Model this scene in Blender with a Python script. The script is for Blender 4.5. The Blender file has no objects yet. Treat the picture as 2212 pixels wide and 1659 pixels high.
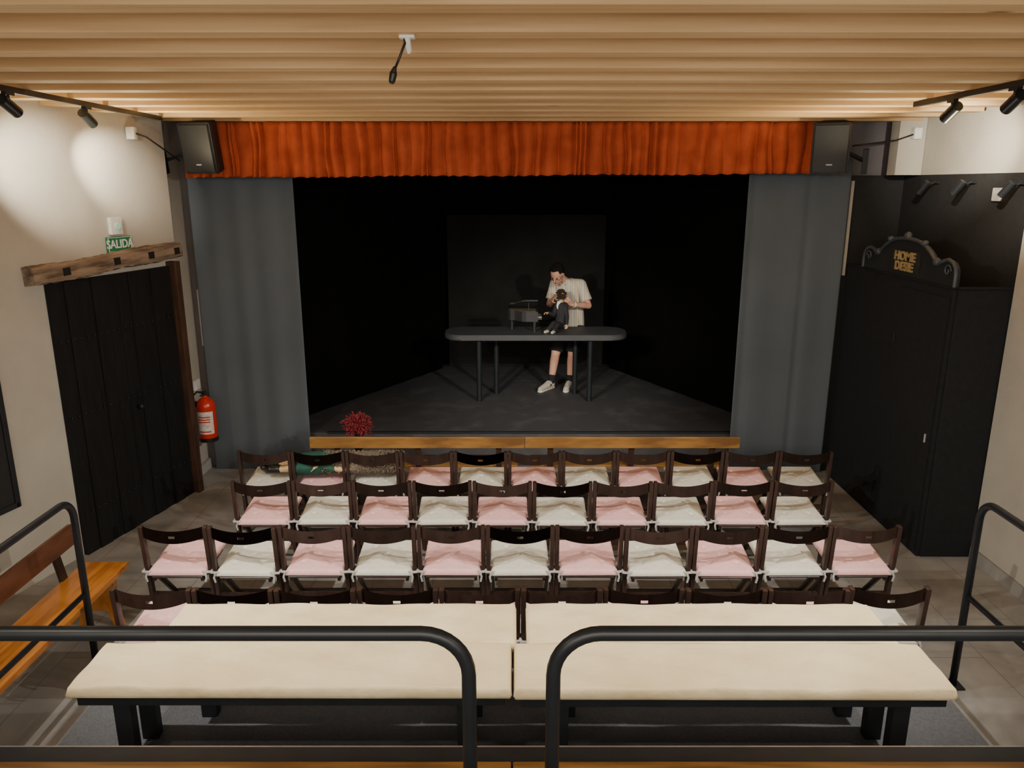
import bpy, bmesh, math, random
from mathutils import Vector, Matrix
random.seed(7)
S = bpy.context.scene
COL = S.collection
V = Vector

# ------------------------------------------------------------ materials
def mat(name, c1, c2=None, rough=0.6, scale=8.0, bump=0.0, bscale=None, metal=0.0, stretch=(1,1,1), spec=0.5, sheen=0.0, lo=0.35, hi=0.65, emit=None):
    m = bpy.data.materials.new(name); m.use_nodes = True
    nt = m.node_tree; N = nt.nodes; L = nt.links
    b = N['Principled BSDF']
    b.inputs['Roughness'].default_value = rough
    b.inputs['Metallic'].default_value = metal
    b.inputs['Specular IOR Level'].default_value = spec
    if sheen: b.inputs['Sheen Weight'].default_value = sheen
    tc = N.new('ShaderNodeTexCoord'); mp = N.new('ShaderNodeMapping')
    mp.inputs['Scale'].default_value = stretch
    L.new(tc.outputs['Object'], mp.inputs['Vector'])
    nz = N.new('ShaderNodeTexNoise'); nz.inputs['Scale'].default_value = scale; nz.inputs['Detail'].default_value = 6
    L.new(mp.outputs['Vector'], nz.inputs['Vector'])
    cr = N.new('ShaderNodeValToRGB')
    cr.color_ramp.elements[0].position = lo; cr.color_ramp.elements[1].position = hi
    if c2 is None: c2 = tuple(x*0.82 for x in c1)
    cr.color_ramp.elements[0].color = (*c2, 1); cr.color_ramp.elements[1].color = (*c1, 1)
    L.new(nz.outputs['Fac'], cr.inputs['Fac']); L.new(cr.outputs['Color'], b.inputs['Base Color'])
    if bump:
        n2 = N.new('ShaderNodeTexNoise'); n2.inputs['Scale'].default_value = bscale or scale*4
        n2.inputs['Detail'].default_value = 4
        L.new(mp.outputs['Vector'], n2.inputs['Vector'])
        bp = N.new('ShaderNodeBump'); bp.inputs['Strength'].default_value = bump; bp.inputs['Distance'].default_value = 0.01
        L.new(n2.outputs['Fac'], bp.inputs['Height']); L.new(bp.outputs['Normal'], b.inputs['Normal'])
    if emit:
        b.inputs['Emission Color'].default_value = (*emit[0], 1); b.inputs['Emission Strength'].default_value = emit[1]
    return m

def knots(m, scale=1.4, stretch=(0.6,1.6,1.6), col=(0.12,0.05,0.015), size=0.035):
    nt = m.node_tree; N = nt.nodes; L = nt.links; b = N['Principled BSDF']
    src = b.inputs['Base Color'].links[0].from_socket
    tc = N.new('ShaderNodeTexCoord'); mp = N.new('ShaderNodeMapping'); mp.inputs['Scale'].default_value = stretch
    oi = N.new('ShaderNodeObjectInfo'); ml = N.new('ShaderNodeMath'); ml.operation = 'MULTIPLY'; ml.inputs[1].default_value = 37.0
    L.new(oi.outputs['Random'], ml.inputs[0]); L.new(ml.outputs[0], mp.inputs['Location'])
    L.new(tc.outputs['Object'], mp.inputs['Vector'])
    vo = N.new('ShaderNodeTexVoronoi'); vo.inputs['Scale'].default_value = scale
    L.new(mp.outputs['Vector'], vo.inputs['Vector'])
    cr = N.new('ShaderNodeValToRGB'); cr.color_ramp.elements[0].position = size*0.4; cr.color_ramp.elements[1].position = size
    cr.color_ramp.elements[0].color = (1,1,1,1); cr.color_ramp.elements[1].color = (0,0,0,1)
    L.new(vo.outputs['Distance'], cr.inputs['Fac'])
    mx = N.new('ShaderNodeMix'); mx.data_type = 'RGBA'
    L.new(cr.outputs['Color'], mx.inputs[0]); L.new(src, mx.inputs[6]); mx.inputs[7].default_value = (*col, 1)
    L.new(mx.outputs[2], b.inputs['Base Color'])
    return m

def stripes(name, base, cols, freq, axis='X', rough=0.85):
    m = bpy.data.materials.new(name); m.use_nodes = True
    nt = m.node_tree; N = nt.nodes; L = nt.links; b = N['Principled BSDF']; b.inputs['Roughness'].default_value = rough
    tc = N.new('ShaderNodeTexCoord')
    wv = N.new('ShaderNodeTexWave'); wv.bands_direction = axis; wv.inputs['Scale'].default_value = freq
    wv.inputs['Distortion'].default_value = 0.6; wv.wave_profile = 'SAW'
    L.new(tc.outputs['Object'], wv.inputs['Vector'])
    cr = N.new('ShaderNodeValToRGB'); cr.color_ramp.interpolation = 'CONSTANT'
    e = cr.color_ramp.elements
    e[0].position = 0; e[0].color = (*base, 1); e[1].position = 0.35; e[1].color = (*cols[0], 1)
    a = e.new(0.5); a.color = (*base, 1); a = e.new(0.75); a.color = (*cols[1], 1); a = e.new(0.87); a.color = (*base, 1)
    L.new(wv.outputs['Fac'], cr.inputs['Fac']); L.new(cr.outputs['Color'], b.inputs['Base Color'])
    return m

M_wall = mat('plaster_wall', (0.47,0.445,0.385), (0.425,0.40,0.345), 0.9, 3, 0.15, 40)
M_greywall = mat('grey_wall', (0.24,0.22,0.23), (0.20,0.18,0.20), 0.9, 3)
M_blackwall = mat('black_wall', (0.016,0.0165,0.017), (0.012,0.0125,0.013), 0.75, 30, 0.2, 150)
M_booth = mat('black_painted_board', (0.015,0.0165,0.019), (0.011,0.012,0.014), 0.7, 20, 0.2, 120, spec=0.3)
M_ceil = knots(mat('pine_beam', (0.62,0.43,0.235), (0.50,0.33,0.165), 0.55, 5, 0.08, 20, stretch=(0.25,5,5)), 1.5, (0.9,2.0,2.0), (0.20,0.09,0.035), 0.085)
M_val = mat('red_velvet', (0.53,0.105,0.040), (0.40,0.070,0.026), 0.9, 6, 0.2, 60, spec=0.15)
M_grey_cur = mat('slate_curtain', (0.105,0.126,0.148), (0.090,0.110,0.131), 0.85, 1.2, 0.12, 400, sheen=0.1)
M_blackcur = mat('black_curtain', (0.0050,0.0048,0.0046), (0.0035,0.0035,0.0035), 0.97, 4, spec=0.1)
M_backpanel = mat('charcoal_cloth', (0.0210,0.0202,0.0195), (0.017,0.0165,0.016), 0.97, 3, spec=0.15)
M_stage = mat('stage_floor', (0.082,0.084,0.091), (0.050,0.051,0.056), 0.65, 4.5, 0.1, 60, lo=0.5, hi=0.78)
M_choc = mat('dark_brown_wood', (0.040,0.022,0.0170), (0.025,0.0135,0.0105), 0.35, 6, stretch=(4,1,1))
M_pink = mat('pink_cushion', (0.78,0.47,0.465), (0.73,0.43,0.43), 0.9, 30, 0.2, 200)
M_white = mat('ivory_cushion', (0.66,0.65,0.57), (0.60,0.59,0.51), 0.9, 30, 0.2, 200)
M_tie = mat('white_tie', (0.42,0.41,0.39), None, 0.9, 30)
M_cream = mat('cream_quilt', (0.72,0.605,0.385), (0.60,0.485,0.285), 0.9, 3.5, 0.6, 18, lo=0.3, hi=0.7)
M_blkmetal = mat('black_metal', (0.020,0.024,0.029), (0.016,0.019,0.023), 0.38, 10, metal=0.3)
M_blkwood = mat('black_painted_wood', (0.016,0.018,0.023), (0.011,0.013,0.016), 0.5, 8)
M_carpet = mat('grey_studded_mat', (0.110,0.117,0.132), (0.082,0.088,0.098), 0.8, 90, 0.5, 120)
M_orange = knots(mat('varnished_pine', (0.56,0.22,0.045), (0.38,0.13,0.022), 0.3, 5, stretch=(6,0.6,3)), 3, (1.4,0.9,1), (0.12,0.03,0.008), 0.07)
M_orange_x = knots(mat('varnished_pine_long', (0.30,0.15,0.036), (0.14,0.065,0.018), 0.4, 5, stretch=(0.6,6,3)), 3, (0.9,1.4,1), (0.10,0.03,0.008), 0.07)
M_brownback = mat('brown_plank', (0.15,0.058,0.028), (0.09,0.034,0.017), 0.4, 5, stretch=(5,0.6,3))
M_door = mat('black_door_paint', (0.010,0.0105,0.012), (0.006,0.006,0.007), 0.6, 6, stretch=(6,6,0.7), spec=0.3)
M_jamb = mat('brown_door_jamb', (0.075,0.035,0.018), (0.035,0.015,0.008), 0.6, 6, stretch=(4,4,0.6))
M_lintel = mat('weathered_timber', (0.32,0.235,0.165), (0.10,0.068,0.046), 0.9, 4, 0.9, 14, stretch=(0.8,6,6))
M_hole = mat('dark_mortise', (0.01,0.007,0.005), None, 0.9)
M_green = mat('exit_green', (0.02,0.20,0.09), None, 0.5)
M_paint = mat('white_plastic', (0.78,0.78,0.76), None, 0.5)
M_red = mat('extinguisher_red', (0.60,0.03,0.015), (0.52,0.025,0.012), 0.25, 4)
M_label = mat('paper_label', (0.72,0.70,0.66), (0.55,0.45,0.42), 0.6, 30)
M_spk = mat('speaker_cabinet', (0.012,0.012,0.014), None, 0.6)
M_grille = mat('speaker_grille', (0.022,0.026,0.030), (0.015,0.018,0.022), 0.5, 200)
M_skin = mat('skin', (0.60,0.34,0.245), (0.54,0.28,0.20), 0.55, 12)
M_hair = mat('dark_hair', (0.009,0.007,0.006), (0.016,0.012,0.010), 0.9, 40, 0.8, 90, spec=0.15)
M_shirt = stripes('striped_shirt', (0.62,0.57,0.46), [(0.30,0.37,0.41),(0.55,0.38,0.18)], 5.5)
M_shorts = mat('black_shorts', (0.012,0.012,0.014), None, 0.9)
M_shoe = mat('pale_trainer', (0.50,0.47,0.42), (0.40,0.38,0.33), 0.7, 20)
M_sole = mat('white_sole', (0.62,0.60,0.55), None, 0.6)
M_lace = mat('shoe_lace', (0.72,0.70,0.66), None, 0.8)
M_sock = mat('black_sock', (0.010,0.010,0.011), None, 0.9)
M_eye = mat('eye_dark', (0.02,0.015,0.012), None, 0.2)
M_lip = mat('lip', (0.35,0.10,0.08), None, 0.5)
M_table = mat('table_dark_grey', (0.060,0.064,0.071), (0.048,0.052,0.058), 0.6, 6)
M_piano = mat('piano_black', (0.034,0.034,0.037), None, 0.45)
M_ivory = mat('ivory_keys', (0.60,0.57,0.50), None, 0.4)
M_brass = mat('brass_strings', (0.22,0.19,0.14), (0.12,0.10,0.07), 0.5, 40, metal=0.2)
M_suit = mat('puppet_black_suit', (0.018,0.018,0.022), None, 0.8)
M_puphand = mat('puppet_wood_skin', (0.62,0.42,0.22), None, 0.6)
M_puphair = mat('puppet_brown_hair', (0.05,0.028,0.016), (0.02,0.012,0.008), 0.8, 60, 0.8, 120)
M_gold = mat('gold_lettering', (0.50,0.38,0.18), (0.32,0.23,0.09), 0.5, 20, metal=0.2)
M_pedi = mat('pediment_black', (0.017,0.019,0.022), (0.012,0.013,0.015), 0.5, 6)
M_pedi2 = mat('pediment_grey_molding', (0.060,0.072,0.086), (0.044,0.053,0.064), 0.45, 8)
M_flower = mat('dried_red_flower', (0.26,0.02,0.03), (0.12,0.008,0.012), 0.9, 40)
M_stem = mat('dark_stem', (0.03,0.02,0.012), None, 0.8)
M_greencloth = mat('green_velvet', (0.012,0.085,0.055), (0.008,0.045,0.03), 0.8, 12)
M_fur = mat('grey_brown_fur', (0.22,0.17,0.12), (0.08,0.06,0.045), 0.95, 60)
M_palemetal = mat('pale_metal', (0.45,0.46,0.47), None, 0.3, metal=0.8)
M_boot = mat('black_boot', (0.012,0.010,0.009), None, 0.4)
M_lens = mat('spot_lens', (0.8,0.75,0.6), None, 0.2, emit=((1,0.8,0.5), 1.0))
M_lensoff = mat('spot_lens_off', (0.20,0.20,0.19), None, 0.2)

def floor_mat():
    m = bpy.data.materials.new('grey_stone_tiles'); m.use_nodes = True
    nt = m.node_tree; N = nt.nodes; L = nt.links; b = N['Principled BSDF']; b.inputs['Roughness'].default_value = 0.42
    tc = N.new('ShaderNodeTexCoord')
    br = N.new('ShaderNodeTexBrick'); br.inputs['Scale'].default_value = 1.0
    br.inputs['Brick Width'].default_value = 0.9; br.inputs['Row Height'].default_value = 0.45
    br.inputs['Mortar Size'].default_value = 0.003; br.inputs['Mortar Smooth'].default_value = 0.1
    mp = N.new('ShaderNodeMapping'); mp.inputs['Rotation'].default_value = (0,0,math.radians(90))
    L.new(tc.outputs['Object'], mp.inputs['Vector']); L.new(mp.outputs['Vector'], br.inputs['Vector'])
    nz = N.new('ShaderNodeTexNoise'); nz.inputs['Scale'].default_value = 2.2; nz.inputs['Detail'].default_value = 9; nz.inputs['Distortion'].default_value = 1.2
    L.new(tc.outputs['Object'], nz.inputs['Vector'])
    cr = N.new('ShaderNodeValToRGB'); cr.color_ramp.elements[0].position = 0.32; cr.color_ramp.elements[1].position = 0.7
    cr.color_ramp.elements[0].color = (0.225,0.222,0.212,1); cr.color_ramp.elements[1].color = (0.375,0.368,0.35,1)
    L.new(nz.outputs['Fac'], cr.inputs['Fac'])
    L.new(cr.outputs['Color'], br.inputs['Color1']); L.new(cr.outputs['Color'], br.inputs['Color2'])
    br.inputs['Mortar'].default_value = (0.17,0.166,0.157,1)
    L.new(br.outputs['Color'], b.inputs['Base Color'])
    return m
M_floor = floor_mat()

# ------------------------------------------------------------ mesh helpers
def box(bm, c, s, bev=0.0, M=None, seg=2):
    r = bmesh.ops.create_cube(bm, size=1.0)
    vs = r['verts']
    bmesh.ops.scale(bm, vec=V(s), verts=vs)
    if bev > 0:
        es = list({e for v in vs for e in v.link_edges})
        rb = bmesh.ops.bevel(bm, geom=es, offset=bev, segments=seg, affect='EDGES', profile=0.6)
        vs = list({v for f in rb['faces'] for v in f.verts} | {v for v in vs if v.is_valid})
    bmesh.ops.translate(bm, vec=V(c), verts=vs)
    if M is not None: bmesh.ops.transform(bm, matrix=M, verts=vs)
    return vs

def frame(d, side=V((1,0,0))):
    d = V(d).normalized(); s = V(side) - d*V(side).dot(d)
    if s.length < 1e-4: s = d.orthogonal()
    s.normalize(); t = d.cross(s)
    return s, t, d

def beam(bm, p0, p1, w, t, side=(1,0,0), bev=0.0):
    p0 = V(p0); p1 = V(p1); s, u, d = frame(p1-p0, side)
    M = Matrix(((s.x,u.x,d.x,0),(s.y,u.y,d.y,0),(s.z,u.z,d.z,0),(0,0,0,1)))
    M = Matrix.Translation((p0+p1)/2) @ M
    return box(bm, (0,0,0), (w, t, (p1-p0).length), bev, M)

def rings(bm, R, closed=True, cap=True):
    vr = [[bm.verts.new(p) for p in r] for r in R]
    n = len(vr[0])
    for a, b in zip(vr, vr[1:]):
        for i in range(n if closed else n-1):
            j = (i+1) % n
            bm.faces.new((a[i], a[j], b[j], b[i]))
    if cap:
        bm.faces.new(list(reversed(vr[0]))); bm.faces.new(vr[-1])
    return vr

def tube(bm, pts, r, seg=14, cap=True):
    pts = [V(p) for p in pts]; R = []
    s = None
    for i, p in enumerate(pts):
        d = (pts[min(i+1, len(pts)-1)] - pts[max(i-1, 0)]).normalized()
        if s is None: s = d.orthogonal().normalized()
        s = (s - d*s.dot(d)).normalized(); t = d.cross(s)
        rr = r[i] if isinstance(r, (list, tuple)) else r
        R.append([p + (s*math.cos(a) + t*math.sin(a))*rr for a in [2*math.pi*k/seg for k in range(seg)]])
    rings(bm, R, True, cap)

def cyl(bm, p0, p1, r0, r1=None, seg=20):
    tube(bm, [p0, p1], [r0, r0 if r1 is None else r1], seg)

def capsule(bm, p0, r0, p1, r1, seg=14, h=4):
    p0 = V(p0); p1 = V(p1); s, t, d = frame(p1-p0 if (p1-p0).length > 1e-6 else V((0,0,1)))
    R = []
    for k in range(h+1):
        a = math.pi/2*(k/h); a = -math.pi/2 + a*0.98 + 0.02
        R.append((p0 + d*math.sin(a)*r0, math.cos(a)*r0))
    for k in range(h+1):
        a = math.pi/2*(k/h)*0.98
        R.append((p1 + d*math.sin(a)*r1, math.cos(a)*r1))
    rings(bm, [[c + (s*math.cos(x) + t*math.sin(x))*q for x in [2*math.pi*i/seg for i in range(seg)]] for c, q in R])

def ellip(bm, c, r, M=None, u=16, v=10):
    q = bmesh.ops.create_uvsphere(bm, u_segments=u, v_segments=v, radius=1.0)['verts']
    bmesh.ops.scale(bm, vec=V(r), verts=q)
    if M is not None: bmesh.ops.transform(bm, matrix=M.to_3x3().to_4x4(), verts=q)
    bmesh.ops.translate(bm, vec=V(c), verts=q)

def loft(bm, secs, seg=24, sub=4):
    out = []
    n = len(secs)
    def cr(a,b,c,d,t): return 0.5*((2*b)+(-a+c)*t+(2*a-5*b+4*c-d)*t*t+(-a+3*b-3*c+d)*t*t*t)
    S3 = [tuple(V(x) for x in s) for s in secs]
    for i in range(n-1):
        g = [S3[max(i-1,0)], S3[i], S3[i+1], S3[min(i+2,n-1)]]
        for k in range(sub):
            t = k/sub
            out.append(tuple(cr(g[0][j], g[1][j], g[2][j], g[3][j], t) for j in range(3)))
    out.append(S3[-1])
    rings(bm, [[c + A*math.cos(x) + B*math.sin(x) for x in [2*math.pi*i/seg for i in range(seg)]] for c, A, B in out])

def prism(bm, pts, z0, z1):
    a = [bm.verts.new((x, y, z0)) for x, y in pts]; b = [bm.verts.new((x, y, z1)) for x, y in pts]
    n = len(pts)
    for i in range(n):
        j = (i+1) % n; bm.faces.new((a[i], a[j], b[j], b[i]))
    bm.faces.new(list(reversed(a))); bm.faces.new(b)

def lathe(bm, prof, c=(0,0,0), seg=28):
    c = V(c)
    rings(bm, [[c + V((r*math.cos(x), r*math.sin(x), z)) for x in [2*math.pi*i/seg for i in range(seg)]] for r, z in prof])

def mesh_of(bm, name, m, smooth=None):
    bmesh.ops.recalc_face_normals(bm, faces=bm.faces)
    me = bpy.data.meshes.new(name); bm.to_mesh(me); bm.free()
    for x in (m if isinstance(m, (list, tuple)) else [m]): me.materials.append(x)
    if smooth is not None:
        me.polygons.foreach_set('use_smooth', [True]*len(me.polygons))
        if smooth < 180: me.set_sharp_from_angle(angle=math.radians(smooth))
    return me

def remesh(bm, voxel, it=3, cut=None):
    bmesh.ops.recalc_face_normals(bm, faces=bm.faces)
    me = bpy.data.meshes.new('t'); bm.to_mesh(me); bm.free()
    ob = bpy.data.objects.new('t', me); COL.objects.link(ob)
    a = ob.modifiers.new('r', 'REMESH'); a.mode = 'VOXEL'; a.voxel_size = voxel; a.use_smooth_shade = True
    if it:
        b = ob.modifiers.new('s', 'SMOOTH'); b.factor = 0.5; b.iterations = it
    dg = bpy.context.evaluated_depsgraph_get(); dg.update()
    m2 = bpy.data.meshes.new_from_object(ob.evaluated_get(dg))
    bpy.data.objects.remove(ob); bpy.data.meshes.remove(me)
    return m2

def setmat(me, m):
    me.materials.clear(); me.materials.append(m)
    me.polygons.foreach_set('use_smooth', [True]*len(me.polygons)); me.polygons.foreach_set('material_index', [0]*len(me.polygons))
    return me

def meta(ob, label=None, cat=None, group=None, kind=None):
    if label: ob['label'] = label
    if cat: ob['category'] = cat
    if group: ob['group'] = group
    if kind: ob['kind'] = kind

def solo(name, bm, m, label=None, cat=None, smooth=None, group=None, kind=None, M=None, recenter=True):
    me = bm if isinstance(bm, bpy.types.Mesh) else mesh_of(bm, name, m, smooth)
    if isinstance(bm, bpy.types.Mesh) and m is not None: setmat(me, m)
    ob = bpy.data.objects.new(name, me); COL.objects.link(ob)
    if M is not None: ob.matrix_world = M
    elif recenter:
        xs = [v.co for v in me.vertices]
        c = V(((min(p.x for p in xs)+max(p.x for p in xs))/2, (min(p.y for p in xs)+max(p.y for p in xs))/2, min(p.z for p in xs)))
        me.transform(Matrix.Translation(-c)); ob.location = c
    meta(ob, label, cat, group, kind)
    return ob

def thing(name, label, cat, loc=(0,0,0), group=None, M=None, kind=None):
    ob = bpy.data.objects.new(name, None); ob.empty_display_size = 0.1; COL.objects.link(ob)
    if M is not None: ob.matrix_world = M
    else: ob.location = loc
    meta(ob, label, cat, group, kind)
    return ob

def part(par, name, bm, m, smooth=None, label=None, world=False):
    me = bm if isinstance(bm, bpy.types.Mesh) else mesh_of(bm, name, m, smooth)
    if isinstance(bm, bpy.types.Mesh) and m is not None: setmat(me, m)
    if world: me.transform(Matrix.Translation(-par.location))
    ob = bpy.data.objects.new(name, me); COL.objects.link(ob); ob.parent = par
    if label: ob['label'] = label
    return ob

def copy_tree(root, loc, rotz=None):
    r = root.copy(); COL.objects.link(r); r.location = loc
    if rotz is not None: r.rotation_euler = (0,0,rotz)
    for ch in root.children:
        c = ch.copy(); c.parent = r; COL.objects.link(c)
        for g in ch.children:
            gg = g.copy(); gg.parent = c; COL.objects.link(gg)
    return r

def text_mesh(txt, size, extr, font_sp=1.0, bold=0.0):
    cu = bpy.data.curves.new('t', 'FONT'); cu.body = txt; cu.size = size; cu.extrude = extr; cu.align_x = 'CENTER'; cu.align_y = 'CENTER'
    cu.space_line = 0.85; cu.offset = bold; cu.space_character = font_sp
    ob = bpy.data.objects.new('t', cu); COL.objects.link(ob)
    dg = bpy.context.evaluated_depsgraph_get(); dg.update()
    me = bpy.data.meshes.new_from_object(ob.evaluated_get(dg))
    bpy.data.objects.remove(ob)
    me.transform(Matrix.Rotation(math.radians(90), 4, 'X'))
    return me

NB = bmesh.new
ST = 'structure'

# ------------------------------------------------------------ room shell
bm = NB(); box(bm, (-0.15, 2.95, -0.05), (8.6, 10.1, 0.1)); solo('floor', bm, M_floor, 'grey stone tiled floor of the auditorium', 'floor', kind=ST)
bm = NB(); prism(bm, [(-3.9,-2),(-3.9,4.02),(-3.11,7.18),(-3.22,7.2),(-3.24,7.78),(-4.35,7.78),(-4.35,-2)], 0, 3.67)
solo('wall_left', bm, M_wall, 'beige plastered side wall', 'wall', kind=ST)
bm = NB(); box(bm, (3.85, 1.83, 1.835), (0.3, 7.66, 3.67)); solo('wall_right', bm, M_wall, 'beige plastered side wall', 'wall', kind=ST)
bm = NB(); box(bm, (3.9, 6.72, 3.335), (0.3, 2.12, 0.67)); solo('wall_alcove_upper', bm, M_wall, 'white plaster above the black alcove', 'wall', kind=ST)
bm = NB(); box(bm, (3.9, 6.72, 1.5), (0.3, 2.12, 3.0)); solo('wall_alcove_side', bm, M_blackwall, 'black painted alcove wall', 'wall', kind=ST)
bm = NB(); box(bm, (3.43, 7.69, 1.5), (0.64, 0.16, 3.0)); solo('wall_alcove_end', bm, M_blackwall, 'black painted alcove end wall', 'wall', kind=ST)
bm = NB(); box(bm, (-0.15, -2.1, 1.835), (8.6, 0.2, 3.67)); solo('wall_back', bm, M_wall, 'beige plastered rear wall', 'wall', kind=ST)
bm = NB(); box(bm, (-3.3, 7.88, 1.835), (2.1, 0.2, 3.67)); solo('wall_stage_left', bm, M_greywall, 'grey wall beside the stage opening', 'wall', kind=ST)
bm = NB(); box(bm, (3.25, 7.88, 1.835), (1.6, 0.2, 3.67)); solo('wall_stage_right', bm, M_greywall, 'grey wall beside the stage opening', 'wall', kind=ST)
bm = NB(); box(bm, (0.1, 7.88, 3.385), (4.7, 0.2, 0.57)); solo('wall_stage_header', bm, M_blackwall, 'dark header above the stage opening', 'wall', kind=ST)
bm = NB(); box(bm, (3.625, 7.38, 3.335), (0.24, 0.16, 0.67)); solo('trim_pillar', bm, M_wall, 'white plaster pier', 'pier', kind=ST)
bm = NB(); box(bm, (-0.15, 2.95, 3.695), (8.6, 10.1, 0.15)); solo('ceiling', bm, M_ceil, 'pine board ceiling deck', 'ceiling', kind=ST)
k = 1; y = 7.35
while y > -1.9:
    xl = max(-3.9, -4.905+0.25*(y-0.05)) if y < 7.15 else -3.22
    bm = NB(); box(bm, ((xl+3.70)/2, y, 3.545), (3.70-xl, 0.13, 0.15), 0.003, seg=1)
    solo('trim_beam_%d' % k, bm, M_ceil, 'pale knotty pine ceiling beam', 'beam', kind=ST, group='pine ceiling beams')
    k += 1; y -= 0.46
bm = NB(); box(bm, (-3.215, 7.48, 0.05), (0.03, 0.5, 0.1)); solo('baseboard_left', bm, M_tie, 'pale tiled skirting', 'baseboard', kind=ST)
bm = NB(); box(bm, (3.69, 2.0, 0.05), (0.02, 7.3, 0.1)); solo('baseboard_right', bm, M_floor, 'grey tiled skirting', 'baseboard', kind=ST)
bm = NB(); box(bm, (0.1, 7.87, 0.185), (4.68, 0.22, 0.37)); box(bm, (0.1, 9.6, 0.185), (7.2, 3.24, 0.37))
solo('floor_stage', bm, M_stage, 'scuffed dark grey raised stage floor', 'stage', kind=ST)
bm = NB(); box(bm, (0.1, 11.3, 1.85), (7.2, 0.16, 3.7)); solo('wall_stage_rear', bm, M_blackwall, 'black rear stage wall', 'wall', kind=ST)
bm = NB(); box(bm, (-3.58, 9.6, 1.85), (0.16, 3.24, 3.7)); solo('wall_stage_side_left', bm, M_blackwall, 'black stage side wall', 'wall', kind=ST)
bm = NB(); box(bm, (3.78, 9.6, 1.85), (0.16, 3.24, 3.7)); solo('wall_stage_side_right', bm, M_blackwall, 'black stage side wall', 'wall', kind=ST)
bm = NB(); box(bm, (0.1, 9.6, 3.75), (7.2, 3.24, 0.1)); solo('ceiling_stage', bm, M_blackwall, 'black stage ceiling', 'ceiling', kind=ST)
bm = NB(); box(bm, (0.2, 7.765, 0.372), (4.3, 0.03, 0.02)); solo('trim_stage_edge', bm, M_blkwood, 'black stage edge strip', 'trim', kind=ST)

# ------------------------------------------------------------ curtains
def curtain(name, p0, p1, z0, z1, m, label, amp, n, wob=0.5, hem=0.0, cols=None, rows=14, top_amp=1.0, seed=1, zslope=0, mode='wave', merge=0.0, kr=(0.4,1.8)):
    rnd = random.Random(seed)
    p0 = V((*p0, 0)); p1 = V((*p1, 0)); d = p1-p0; Ln = d.length; d.normalize(); nn = V((d.y, -d.x, 0))
    cols = cols or int(n*16)
    ks = [rnd.uniform(*kr) for _ in range(n+2)]; tot = sum(ks[:n]); acc = 0; marks = [0]
    for q in ks[:n]: acc += q/tot; marks.append(acc)
    amps = [rnd.uniform(1-wob, 1.0) for _ in range(n+2)]
    fade = [rnd.uniform(-0.9, 0.9) for _ in range(n+2)]
    bm = NB(); G = []
    for j in range(rows+1):
        t = j/rows; row = []; seg = 0
        for i in range(cols+1):
            u = i/cols
            uu = u + merge*0.006*math.sin(3*t+31*u) + merge*0.004*math.sin(6*t+77*u)
            uu = min(max(uu, 0), 1)
            while seg < n-1 and marks[seg+1] < uu: seg += 1
            while seg > 0 and marks[seg] > uu: seg -= 1
            f = (uu-marks[seg])/(marks[seg+1]-marks[seg])
            if mode == 'pleat':
                k0 = amps[seg]*min(1.3, max(0.12, 1+fade[seg]*(t-0.5)*1.5)); k1 = amps[seg+1]*min(1.3, max(0.12, 1+fade[seg+1]*(t-0.5)*1.5))
                base = -(k0*(1-f)+k1*f)*amp
                o = base + (amps[seg]+0.3)*amp*1.4*abs(math.sin(math.pi*f))**0.9
                o *= (1-t)*top_amp + t
                o += 0.012*math.sin(u*40+2*t)
            else:
                a = (amps[seg]*(1-f)+amps[seg+1]*f)*amp
                o = math.cos(2*math.pi*f)*a*((1-t)*top_amp + t) + amp*0.25*math.sin(9*u+3*t*amps[seg])
            z = z1+(z0-z1)*t
            if hem: z += hem*math.cos(2*math.pi*f+1)*t + hem*0.8*math.sin(u*23)*t
            z += zslope*u*t
            p = p0 + d*(u*Ln) + nn*o; row.append(bm.verts.new((p.x, p.y, z)))
        G.append(row)
    for a, b in zip(G, G[1:]):
        for i in range(cols): bm.faces.new((a[i], a[i+1], b[i+1], b[i]))
    me = mesh_of(bm, name, m, 180)
    ob = solo(name, me, m, label, 'curtain')
    sm = ob.modifiers.new('thickness', 'SOLIDIFY'); sm.thickness = 0.004
    return ob
curtain('valance_curtain', (-3.02,7.36), (3.1,7.36), 2.975, 3.465, M_val, 'pleated red-orange velvet valance across the stage top', 0.050, 62, wob=0.85, hem=0.005, rows=12, top_amp=0.7, seed=3, zslope=0.04, mode='pleat', merge=0.22, kr=(0.3,2.2))
curtain('stage_curtain', (-3.13,7.66), (-2.11,7.66), 0.012, 3.15, M_grey_cur, 'slate grey curtain panel beside the red valance', 0.010, 4, wob=0.9, cols=80, rows=10, seed=5)
curtain('stage_curtain', (2.28,7.66), (3.22,7.56), 0.012, 3.15, M_grey_cur, 'slate grey curtain panel next to the black booth', 0.010, 4, wob=0.9, cols=80, rows=10, seed=8)
curtain('wing_curtain', (-2.45,8.15), (-1.0,10.7), 0.375, 3.5, M_blackcur, 'black masking curtain on the stage', 0.006, 6, cols=100, rows=4, seed=11)
curtain('wing_curtain', (1.42,10.7), (2.7,8.15), 0.375, 3.5, M_blackcur, 'black masking curtain on the stage', 0.006, 6, cols=100, rows=4, seed=12)
curtain('backdrop_curtain', (-2.6,10.98), (3.0,10.98), 0.375, 3.5, M_blackcur, 'black backdrop curtain at the rear of the stage', 0.006, 14, cols=160, rows=4, seed=13)
bm = NB(); box(bm, (0.2, 10.84, 1.445), (2.2, 0.03, 2.14), 0.004); solo('backdrop_panel', bm, M_backpanel, 'charcoal flat panel standing before the black backdrop', 'stage panel')

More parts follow.
